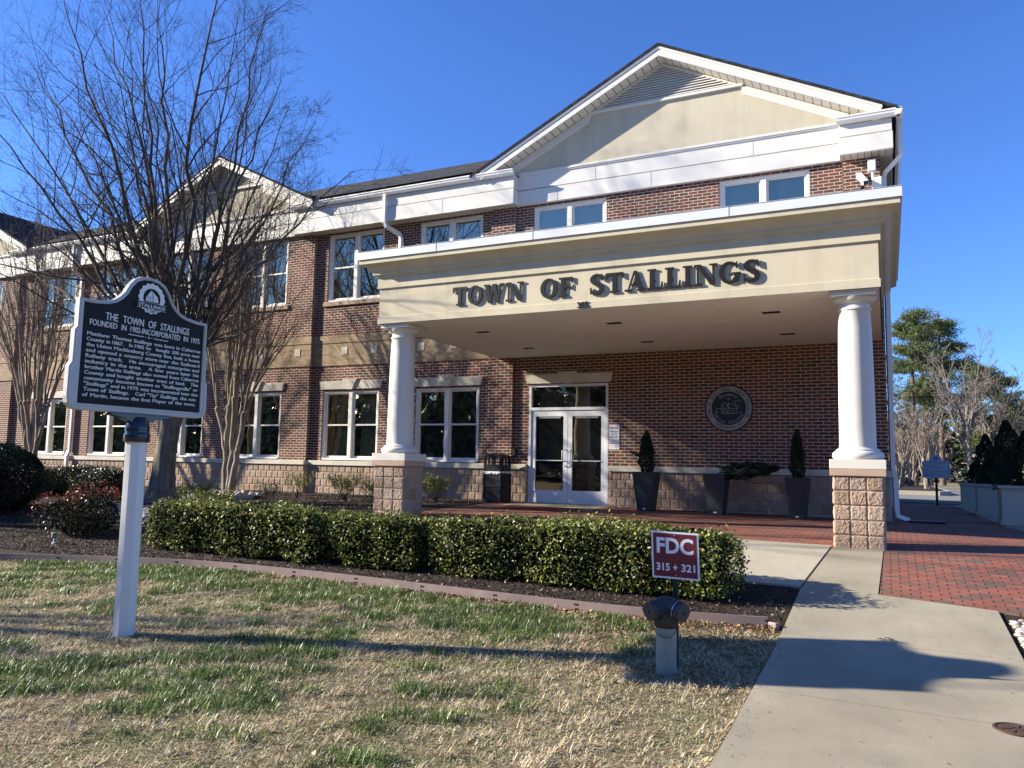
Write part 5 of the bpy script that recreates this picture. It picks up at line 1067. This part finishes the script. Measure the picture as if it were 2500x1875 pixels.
for x, y, lab in ((-11.6, 7.85, 'tiny ground spotlight standing just behind the edging on the left'), (-13.6, 9.3, 'small ground spotlight half hidden left of the red-tipped bush')):
    t = thing('garden_spotlight', (x, y, g(x, y)+.01), lab, 'garden light', 'garden spotlights in the mulch bed'); MB().lathe([(.03, 0), (.035, .02), (.012, .03), (.012, .09)], 0, 0, 10).build('spike', M['white_alu'], t, local=True); MB().lathe([(.02, .09), (.04, .11), (.042, .17), (.035, .18)], 0, 0, 12).build('lamp_head', M['galv'], t, local=True)
CX, CY = -14.2, 13.75
t = thing('stone_ring', (CX, CY, g(CX, CY)), 'curved pale edging ring on the mulch in front of the pale trunked tree', 'edging'); b = MB()
for i in range(40):
    a, c = math.pi*(1.05+.9*i/40), math.pi*(1.05+.9*(i+1)/40); f = lambda r, q, z: (1.05*r*math.cos(q), .8*r*math.sin(q), z); b.extr([f(1, a, 0), f(1, a, .11), f(.95, a, .11), f(.95, a, 0)], tuple(np.array(f(1, c, 0))-np.array(f(1, a, 0))))
b.build('ring', M['galv'], t, local=True, smooth=40)
MB().xy([(.95*math.cos(a), .72*math.sin(a)) for a in np.linspace(0, 6.28, 25)[:-1]], .0, .07).build('raised_soil', M['mulch'], t, local=True)
def pebbles(name, c, w_, d_, n, seed, size, label, mat='stone', kind='stuff', zf=.02):
    rs = np.random.RandomState(seed); b = MB()
    for i in range(n):
        x, y = c[0]+rs.randn()*w_*.4, c[1]+rs.randn()*d_*.4; s_ = size*rs.uniform(.5, 1.3); b.ball((x, y, g(x, y)+zf+s_*.3+rs.uniform(0, .02)), s_, 7, 5, (rs.uniform(.8, 1.3), rs.uniform(.8, 1.3), .6))
    o = b.build(name, M[mat], smooth=60); tag(o, label, 'stones', kind=kind)
pebbles('river_stones', (-13.0, 10.6), 1.3, .7, 330, 5, .065, 'patch of rounded river stones in the mulch bed left of the marker post')
pebbles('ring_stones', (CX-.1, CY+.1), 1.0, .7, 150, 6, .05, 'rounded stones around the base of the pale trunked tree', zf=.09)
rs = np.random.RandomState(8); b = MB()
for i in range(4200):
    x, y = .985+3.2*rs.rand()**2.2, rs.uniform(4.5, 8.8)
    if y > 8.9-.1*x or x < .99+abs(rs.randn())*.02: continue
    s_ = rs.uniform(.012, .035); b.ball((x, y, g(x, y)+.012+s_*.3), s_, 6, 4, (1.2, 1, .6))
tag(b.build('gravel', M['stone'], smooth=60), 'loose pale gravel beside the walk at the right edge', 'gravel', kind='stuff')

# ------------------------------------------------------------------ grass, litter and mulch chips (uncountable)
def vnoise(x, y, fr, seed):
    r = np.random.RandomState(seed); s_ = np.zeros_like(x); a = 1
    for o in range(4):
        for k in range(4): w_ = r.randn(2)*fr*(1.9**o); s_ += a*np.sin(w_[0]*x+w_[1]*y+r.rand()*6.28)
        a *= .6
    return s_/4.2
def edge_y(x): return np.interp(x, [p[0] for p in EP], [p[1] for p in EP])
def blades(name, X, Y, H, ELEV, Wd, mat, rs, label, curl=.5):
    n = len(X); a = rs.uniform(0, 6.283, n); el = ELEV; hx, hy = np.cos(a), np.sin(a); Z = gv(X, Y); base = np.stack([X, Y, Z-.004], 1); side = np.stack([-hy, hx, np.zeros(n)], 1)*Wd[:, None]/2
    d1 = np.stack([hx*np.cos(el), hy*np.cos(el), np.sin(el)], 1); e2 = el-curl*rs.rand(n)*1.3; d2 = np.stack([hx*np.cos(e2), hy*np.cos(e2), np.sin(e2)], 1); m_ = base+d1*(H*.55)[:, None]; tp = m_+d2*(H*.45)[:, None]
    V = np.stack([base-side, base+side, m_+side*.8, m_-side*.8, tp], 1).reshape(-1, 3); i = np.arange(n)*5; F = np.concatenate([np.stack([i, i+1, i+2], 1), np.stack([i, i+2, i+3], 1), np.stack([i+3, i+2, i+4], 1)])
    return tag(fast(name, V, F, M[mat]), label, 'grass', kind='stuff')
rs = np.random.RandomState(101)
def lawn_pts(n, y0, y1, pw=1.0):
    Y = y0+(y1-y0)*rs.rand(n)**pw; X = -.93-(1.75*Y+1.5)*rs.rand(n)
    ok = (Y < edge_y(X)-.01) & (X < -.9 - .02*rs.rand(n)); return X[ok], Y[ok]
def greenness(X, Y):
    v = .50*vnoise(X, Y*1.3, .9, 7)+.75*vnoise(X, Y*1.2, 3.0, 8)+.75*vnoise(X, Y, 7, 18)
    v += np.clip((Y-4.9)*.36, -.6, .55) + .8*np.exp(-((X+5.6)**2/1.2+(Y-3.6)**2/.2)) - .35*np.exp(-((X+7.3)**2/2.2+(Y-4.4)**2/.5)) - .9*np.clip((X+2.6)/1.2, 0, 1) + .9*np.exp(-((X+4.6)**2/1.5+(Y-4.25)**2/.16))
    return v
X, Y = lawn_pts(420000, 2.4, 7.8, .8); G = greenness(X, Y); keep = rs.rand(len(X)) < np.clip(.62-.20*G, .25, .75); X, Y = X[keep], Y[keep]; n = len(X)
blades('dry_grass', X, Y, rs.uniform(.022, .060, n), R(2)+rs.rand(n)**2.2*R(55), rs.uniform(.0028, .0055, n)*(1+.08*Y), 'straw', rs, 'dormant straw coloured turf covering the front lawn', .8)
X, Y = lawn_pts(330000, 2.4, 7.8, .8); G = greenness(X, Y)+rs.randn(len(X))*.62; keep = (rs.rand(len(X)) < np.clip(.48+.36*(G-.05), .16, .90)); X, Y = X[keep], Y[keep]; n = len(X)
hh_ = .026+.022*np.clip(G[keep]-.2, 0, 1.3)
blades('green_grass', X, Y, hh_*rs.uniform(.6, 1.3, n), R(14)+rs.rand(n)*R(60), rs.uniform(.0024, .0045, n)*(1+.10*Y), 'green', rs, 'green fescue patches growing through the dormant lawn', .7)
cx, cy = lawn_pts(9000, 2.6, 7.6, .8); Gc = greenness(cx, cy); k = Gc > .35; cx, cy = cx[k], cy[k]; k = rs.permutation(len(cx))[:1500]; cx, cy = cx[k], cy[k]; nb = 46
X = (cx[:, None]+rs.randn(len(cx), nb)*.055).ravel(); Y = (cy[:, None]+rs.randn(len(cx), nb)*.055).ravel(); k = (Y < edge_y(X)-.01) & (X < -.93); X, Y = X[k], Y[k]; n = len(X)
blades('grass_tufts', X, Y, rs.uniform(.045, .10, n), R(32)+rs.rand(n)*R(50), rs.uniform(.003, .0055, n)*(1+.07*Y), 'green', rs, 'taller dark green grass tufts across the front lawn', .8)
cx, cy = lawn_pts(1500, 2.6, 7.4, .8); nb = 34; X = (cx[:, None]+rs.randn(len(cx), nb)*.03).ravel(); Y = (cy[:, None]+rs.randn(len(cx), nb)*.03).ravel(); k = (Y < edge_y(X)-.01) & (X < -.93); X, Y = X[k], Y[k]; n = len(X)
blades('straw_tufts', X, Y, rs.uniform(.05, .10, n), R(8)+rs.rand(n)*R(50), rs.uniform(.003, .0055, n)*(1+.07*Y), 'straw', rs, 'matted tufts of longer dry grass in the front lawn', .9)
# blades hanging over the walk edge
n = 2600; Y = rs.uniform(3.2, 7.4, n); X = -.925-.05*rs.rand(n); blades('walk_edge_grass', X, Y, rs.uniform(.03, .06, n), R(10)+rs.rand(n)*R(50), rs.uniform(.003, .005, n), 'straw', rs, 'straw grass fringe along the edge of the concrete walk', .9)
def flakes(name, X, Y, zf, L, W, mat, label, seed, cat, flat=.8):
    r = np.random.RandomState(seed); n = len(X); P = np.stack([X, Y, gv(X, Y)+zf+r.rand(n)*.012], 1); N = np.tile([0, 0, 1.], (n, 1)); V, F = leaf_quads(P, N, L, W, r, flat); return tag(fast(name, V, F, M[mat]), label, cat, kind='stuff')
n = 60000; X = rs.uniform(-19, -.95, n); Y = 7.3+(16.5-7.3)*rs.rand(n)**1.3; k = (Y > edge_y(X)+.03) & ~((X > -8.4) & (Y > 9.25)) & ~((X > -8.1) & (Y > 11.5)); X, Y = X[k], Y[k]
flakes('mulch_chips', X, Y, .014, .045, .014, 'chip', 'dark shredded bark mulch over the planting bed', 201, 'mulch', .55)
n = 5200; X = rs.uniform(-12, -.95, n); Y = edge_y(X)+rs.randn(n)*.10; k = (np.abs(Y-edge_y(X)) < .32) & ((rs.rand(n) < .35) | (X > -4.5)); X, Y = X[k], Y[k]
flakes('leaf_litter', X, Y, .016, .045, .020, 'litter', 'dry brown leaves gathered along the bed edging', 202, 'leaves', .5)
n = 2600; X = rs.uniform(-2.6, -.95, n); Y = rs.uniform(5.6, 7.5, n); k = rs.rand(n) < .25+.7*np.clip((Y-6.4), 0, 1); flakes('lawn_litter', X[k], Y[k], .02, .035, .014, 'litter', 'small dead leaves in the dry grass around the standpipe', 203, 'leaves', .4)
X, Y = rs.uniform(-8, -.7, 700), 16.15+rs.rand(700)*.35; k = (X > -5.5); flakes('wall_mulch', X[k], Y[k], .025, .05, .018, 'chip', 'bark mulch strip at the foot of the porch wall', 204, 'mulch', .5)
n = 130; X = rs.uniform(-9, -1, n); Y = rs.uniform(3, 7.3, n); flakes('scattered_leaves', X, Y, .03, .06, .028, 'litter', 'a few larger dead leaves scattered over the lawn', 205, 'leaves', .5)
n = 190; X = np.concatenate([rs.uniform(-.8, .9, 70), .9-np.abs(rs.randn(60))*.12, -.87+np.abs(rs.randn(60))*.05]); Y = rs.uniform(3.5, 8.9, n); flakes('walk_debris', X, Y, .031, .022, .007, 'chip', 'specks of leaf and bark lying on the concrete walk', 206, 'debris', .97)
t = thing('fallen_twig', (-.10, 7.62, g(-.1, 7.6)+.034), 'small dark leafy twig lying on the concrete walk', 'twig'); MB().tube([(0, 0, .003), (.12, -.05, .004), (.22, -.10, .003)], .002, 4).build('stem', M['twig'], t, local=True); rr = np.random.RandomState(4); P = np.stack([rr.uniform(-.03, .1, 9), rr.uniform(-.05, .04, 9), np.full(9, .006)], 1); V, F = leaf_quads(P, np.tile([0, 0, 1.], (9, 1)), .06, .014, rr, .9); fast('leaves', V, F, M['darkleaf'], t)

# ------------------------------------------------------------------ far right: car park, island, sign, vehicles, woods
t = thing('directory_sign', (1.40, 28.6, g(1.4, 28.6)), 'pale blue directory sign with arched top on a dark post beside the car park', 'sign'); z0 = g(1.4, 28.6)
MB().box(-.035, .035, -.03, .03, -.1, .92).build('post', M['black'], t, local=True)
pts = [(-.40, .90), (.40, .90), (.40, 1.42), (.34, 1.45), (.19, 1.45), (.17, 1.53), (.12, 1.60), (.05, 1.635), (-.05, 1.635), (-.12, 1.60), (-.17, 1.53), (-.19, 1.45), (-.34, 1.45), (-.40, 1.42)]
MB().xz(pts, -.055, -.03).build('sign_panel', M['dirsign'], t, local=True)
b = MB(); b.add(fit(text_mb('TOWN OF STALLINGS', .01, 0), -.30, .30, 1.385, 1.425), lambda p: (p[0], -.057, p[1]))
for i, (w_, st) in enumerate(((.32, 'ADMINISTRATION'), (.50, 'COUNCIL CHAMBERS'), (.14, 'PARKS'), (.64, 'PLANNING AND ZONING ENGINEERING'), (.30, 'PUBLIC WORKS'), (.52, 'COMMUNITY ROOM'))):
    z = 1.30-i*.066; b.add(fit(text_mb(st, .01, 0), -.36, -.36+w_, z, z+.022), lambda p: (p[0], -.057, p[1])); b.box(.335, .36, -.0575, -.0565, z, z+.02)
b.build('sign_lettering', M['navy'], t, local=True)
b = MB()
for k in range(6): a = k*math.pi/3; b.ball((.045*math.cos(a), -.056, 1.53+.045*math.sin(a)), .022, 8, 5, (1, .05, 1))
b.build('sign_emblem', M['navy'], t, local=True)
# island with kerb
b = MB(); isl = [(-6, 44.5), (2.3, 44.2), (2.9, 46), (2.7, 58), (2.2, 61), (-6, 61)]; b.xy([(x, y) for x, y in isl], -.32, -.06); o = b.build('island_kerb', M['apron']); o['kind'] = 'structure'
b = MB(); b.xy([(-5.8, 44.8), (2.1, 44.5), (2.6, 46.1), (2.45, 57.8), (2.0, 60.7), (-5.8, 60.7)], -.30, -.035); o = b.build('island_mulch', M['mulch']); o['kind'] = 'structure'
for i, (x, y, lab) in enumerate(((1.95, 49.0, 'bare crape myrtle on the car park island, nearest the directory sign'), (.6, 51.5, 'bare crape myrtle in the middle of the car park island'), (-.3, 55, 'bare crape myrtle behind the right column, partly hidden by the wall'), (1.3, 56.5, 'bare crape myrtle at the far end of the car park island'))):
    rr = np.random.RandomState(300+i); myrtle((x, y, -.05), [(rr.uniform(-1.9, 1.9), rr.uniform(-1.2, 1.2), rr.uniform(3.0, 4.2), .06) for k in range(9)], 310+i, lab, 1.25, 'pale bare crape myrtles on the car park island', scale=.8, tw=3.2, nk=(7, 5, 4))
def car(loc, rz, mat, label, truck=False):
    t = thing('pickup_truck' if truck else 'parked_car', loc, label, 'truck' if truck else 'car', rz=rz); W = .92
    prof = [(-2.25, .35), (-2.28, .75), (-2.20, 1.0), (-2.0, 1.12), (-1.75, 1.55), (-.6, 1.68), (.35, 1.62), (1.05, 1.14), (1.9, 1.02), (2.2, .86), (2.3, .62), (2.28, .35)] if not truck else [(-2.7, .5), (-2.7, 1.1), (-.9, 1.1), (-.85, 1.8), (.7, 1.8), (1.35, 1.25), (2.6, 1.15), (2.75, .8), (2.75, .5)]
    b = MB(); k = len(prof)
    for s_ in (-1, 1):
        for (x, z) in prof: b.v.append((x, s_*(W*(1-.16*max(0, (z-1.0)/.7))), z))
    b.f += [tuple(range(k)), tuple(range(2*k-1, k-1, -1))] + [(i, i+k, (i+1) % k+k, (i+1) % k) for i in range(k)]
    b.build('body', mat, t, local=True, bevel=.06, smooth=40)
    gl = MB(); w2 = W*.93
    if not truck: gl.face([(1.02, -w2*.9, 1.17), (1.02, w2*.9, 1.17), (.40, w2*.84, 1.60), (.40, -w2*.84, 1.60)]); gl.v = [(p[0]+.02, p[1], p[2]+.015) for p in gl.v]
    for s_ in (-1, 1): gl.face([(x, s_*(W*(1-.16*max(0, (z-1.0)/.7))+.006), z) for x, z in ([(-1.75, 1.2), (-1.5, 1.5), (-.6, 1.6), (.3, 1.55), (.85, 1.18)] if not truck else [(-.7, 1.25), (-.7, 1.7), (.6, 1.7), (1.1, 1.27)])])
    gl.build('windows', M['carglass'], t, local=True)
    for x in (-1.4, 1.45):
        for s_ in (-1, 1):
            wo = MB(); wo.lathe([(.20, -.11), (.34, -.10), (.35, 0), (.34, .10), (.20, .11)], 0, 0, 20); wo.v = [(x+p[0], s_*(W-.08)+p[2], .35+p[1]) for p in wo.v]; wh = wo.build('wheel', M['tyre'], t, local=True, smooth=40)
            ri = MB(); ri.lathe([(.02, .0), (.20, .0)], 0, 0, 20); ri.v = [(x+p[0], s_*(W+.035), .35+p[1]) for p in ri.v]; ri.build('rim', M['rim'], wh, local=True)
    for s_ in (-1, 1): MB().box(2.12, 2.27, min(s_*.55, s_*.85), max(s_*.55, s_*.85), .74, .88).build('headlight', M['lampglass'], t, local=True, bevel=.02); MB().box(-2.32 if not truck else -2.73, -2.2 if not truck else -2.68, min(s_*.6, s_*.85), max(s_*.6, s_*.85), .8, 1.0).build('tail_light', M['redprint'], t, local=True)
    MB().box(2.24, 2.33, -.6, .6, .42, .62).build('grille', M['black'], t, local=True)
car((-1.35, 56.0, -.30), R(-10), M['carpaint'], 'silver car parked beyond the corner column, only its nose showing')
car((-2.9, 63.0, -.32), R(176), M['redpaint'], 'dark red pickup parked behind the silver car', True)
t = thing('dark_fence', (-8, 69.5, -.35), 'long dark fence behind the parked cars', 'fence'); MB().box(-25, 9.6, -.04, .04, 0, 2.3).build('panel', M['fence'], t, local=True)
for k in range(12): MB().box(-25+k*3.1, -24.88+k*3.1, -.1, -.045, 0, 2.4).build('fence_post', M['fence'], t, local=True)
t = thing('far_house', (15.5, 92, -.4), 'cream bungalow with a white porch roof beyond the road at the right edge', 'house'); MB().box(-3.5, 6, 0, 7, 0, 2.5).build('wall', M['siding'], t, local=True)
rf = MB().yz([(-.6, 2.5), (7.6, 2.5), (3.5, 4.6)], -4.1, 6.5).build('roof', M['shingle'], t, local=True); MB().box(-4.2, 6.6, -.75, -.6, 2.35, 2.6).build('eaves_board', M['white_trim'], rf, local=True)
for x in (-2.6, -.4, 3.5): f_ = MB().box(x-.1, x+1.2, -.05, -.001, .9, 2.1).build('window', M['white_trim'], t, local=True); MB().box(x, x+.5, -.08, -.051, 1.0, 2.0).add(MB().box(x+.6, x+1.1, -.08, -.051, 1.0, 2.0)).build('pane', M['glass'], f_, local=True)
# pines
def pine(x, y, h_, seed, label, cr=.22, low=.38, nb=46):
    z0 = g(x, y); t = thing('pine_tree', (x, y, z0), label, 'tree', 'tall pines beyond the car park'); rs = np.random.RandomState(seed); lean = rs.uniform(-.02, .02)
    MB().tube([(lean*h_*k/8, rs.uniform(-.08, .08), h_*k/8-.1) for k in range(9)], [.30*(1-.85*k/8)+.02 for k in range(9)], 8).build('trunk', M['pinebark'], t, local=True, smooth=80)
    b = MB(); Q = []
    for i in range(nb):
        u = rs.rand()**.8; z = h_*(low+(1-low)*u); L = h_*cr*(1-u*.62)*rs.uniform(.55, 1.15)*(.55+.45*min(1, u/.25)); a = rs.uniform(0, 6.28); e = np.array([math.cos(a)*L, math.sin(a)*L, z+L*rs.uniform(.05, .5)]); s0 = np.array([lean*z, 0, z]); md = (s0+e)/2+[0, 0, -.08*L]
        b.tube([tuple(s0), tuple(md), tuple(e)], [.06, .045, .02], 4, cap=False)
        for k in range(7):
            f = rs.uniform(.35, 1.05); c = s0*(1-f)+e*f+rs.randn(3)*[.45, .45, .25]*(.4+L*.18); m_ = int(rs.uniform(30, 56)); Q.append(c+rs.randn(m_, 3)*np.array([.34, .34, .15])*rs.uniform(.7, 1.2))
    b.build('branches', M['pinebark'], t, local=True); P = np.vstack(Q); V, F = leaf_quads(P, np.tile([0, 0, 1.], (len(P), 1)), .42, .07, rs, .25); fast('crown', V, F, M['needle'], t)
PN = [(2.4, 86, 16.8, 'broad tall pine directly right of the building corner', .22, .42, 46), (5.0, 90, 17.2, 'tallest pine, second from the building corner', .25, .30, 60), (4.0, 98, 17.5, 'pine standing behind the two nearest the building', .2, .4, 40), (9.3, 97, 13.6, 'darker pine at the right of the group', .28, .25, 52), (12.2, 104, 11.8, 'lower pine furthest right, cut by the edge', .3, .2, 44), (14.6, 108, 9.8, 'small dark pine touching the right edge of the photo', .3, .2, 34)]
for i, (x, y, h_, lab, cr, low, nb) in enumerate(PN): pine(x, y, h_, 400+i, lab, cr, low, nb)
cf3 = Cfg(); cf3.seg = [6, 4, 3]; cf3.wig = [.09, .13, .16]; cf3.up = [.05, .04, .04]; cf3.n = [9, 6]; cf3.lr = [.38, .5]; cf3.ang = (22, 55); cf3.lift = .12; cf3.split = 1; cf3.tw = 7
def far_bare(x, y, h_, seed, label, sp=.3, nl=9):
    t = thing('bare_tree', (x, y, g(x, y)), label, 'tree', 'grey leafless trees beyond the car park'); rs = np.random.RandomState(seed); z0 = g(x, y); b = MB(); b.tube([(x, y, z0-.1), (x+.1, y, z0+h_*.25), (x, y, z0+h_*.5)], [.24, .18, .12], 8, cap=False); b.build('trunk', M['farwood'], t, smooth=80); B2 = MB()
    for i in range(nl):
        a = rs.uniform(0, 6.28); s_ = rs.uniform(.3, 1)*sp*h_; zz = z0+h_*rs.uniform(.12, .42); e = (x+math.cos(a)*s_, y+math.sin(a)*s_, z0+h_*rs.uniform(.6, 1)); p = bez((x, y, zz), e, (0, 0, .5), 7, rs, .1); rr = [max(.02, .10*(1-.85*k/7)) for k in range(8)]; B2.tube(p, rr, 5, cap=False); kids([B2, B2], rs, p, rr, h_*.5, 0, cf3, 2, .2)
    B2.build('crown', M['farwood'], t)
far_bare(6.5, 80, 14.6, 501, 'tall pale leafless tree rising in front of the dark pines', .22, 12); far_bare(8.8, 84, 10.5, 502, 'spreading leafless tree with low grey limbs, right of the directory sign', .42, 12); far_bare(11.6, 88, 9.0, 503, 'leafless tree above the beige planter boxes', .38, 10); far_bare(3.4, 79, 9.5, 504, 'leafless tree behind the car park crape myrtles', .3, 9); far_bare(14.8, 96, 9.5, 505, 'thin leafless tree at the extreme right', .3, 8); far_bare(1.4, 82, 9.0, 506, 'leafless tree close behind the building corner', .3, 8)
# distant wood beyond the road and the wood behind the camera (seen only as reflections in the glass)
def wood(name, x0, x1, y0, y1, h_, n, seed, label, evergreen=.35):
    rs = np.random.RandomState(seed); V_, F_ = [], []; m0 = 0; P = np.stack([rs.uniform(x0, x1, n), rs.uniform(y0, y1, n), np.zeros(n)], 1); top = h_*(.7+.3*np.abs(np.sin(P[:, 0]*.21+1)*np.cos(P[:, 0]*.083))); P[:, 2] = gv(P[:, 0], P[:, 1])+top*rs.rand(n)**.8
    o = tag(fast(name, *leaf_quads(P, None, 1.5, .16, rs), M['farwood']), label, 'woodland', kind='stuff')
    k = int(n*evergreen); c = P[rs.permutation(n)[:max(1, k//34)]]; Q = (c[:, None, :]+rs.randn(len(c), 60, 3)*[1.6, 1.6, 1.3]).reshape(-1, 3); Q = Q[Q[:, 2] > -.5]; tag(fast(name+'_evergreens', *leaf_quads(Q, None, 1.2, .6, rs), M['darkleaf']), label.replace('bare', 'evergreen'), 'woodland', kind='stuff')
wood('distant_wood', -40, 70, 112, 135, 8.5, 26000, 601, 'low bare woodland beyond the road on the right')
wood('roadside_wood', -130, 70, -64, -40, 11.5, 60000, 602, 'bare woodland across the road, behind the viewpoint', .9)
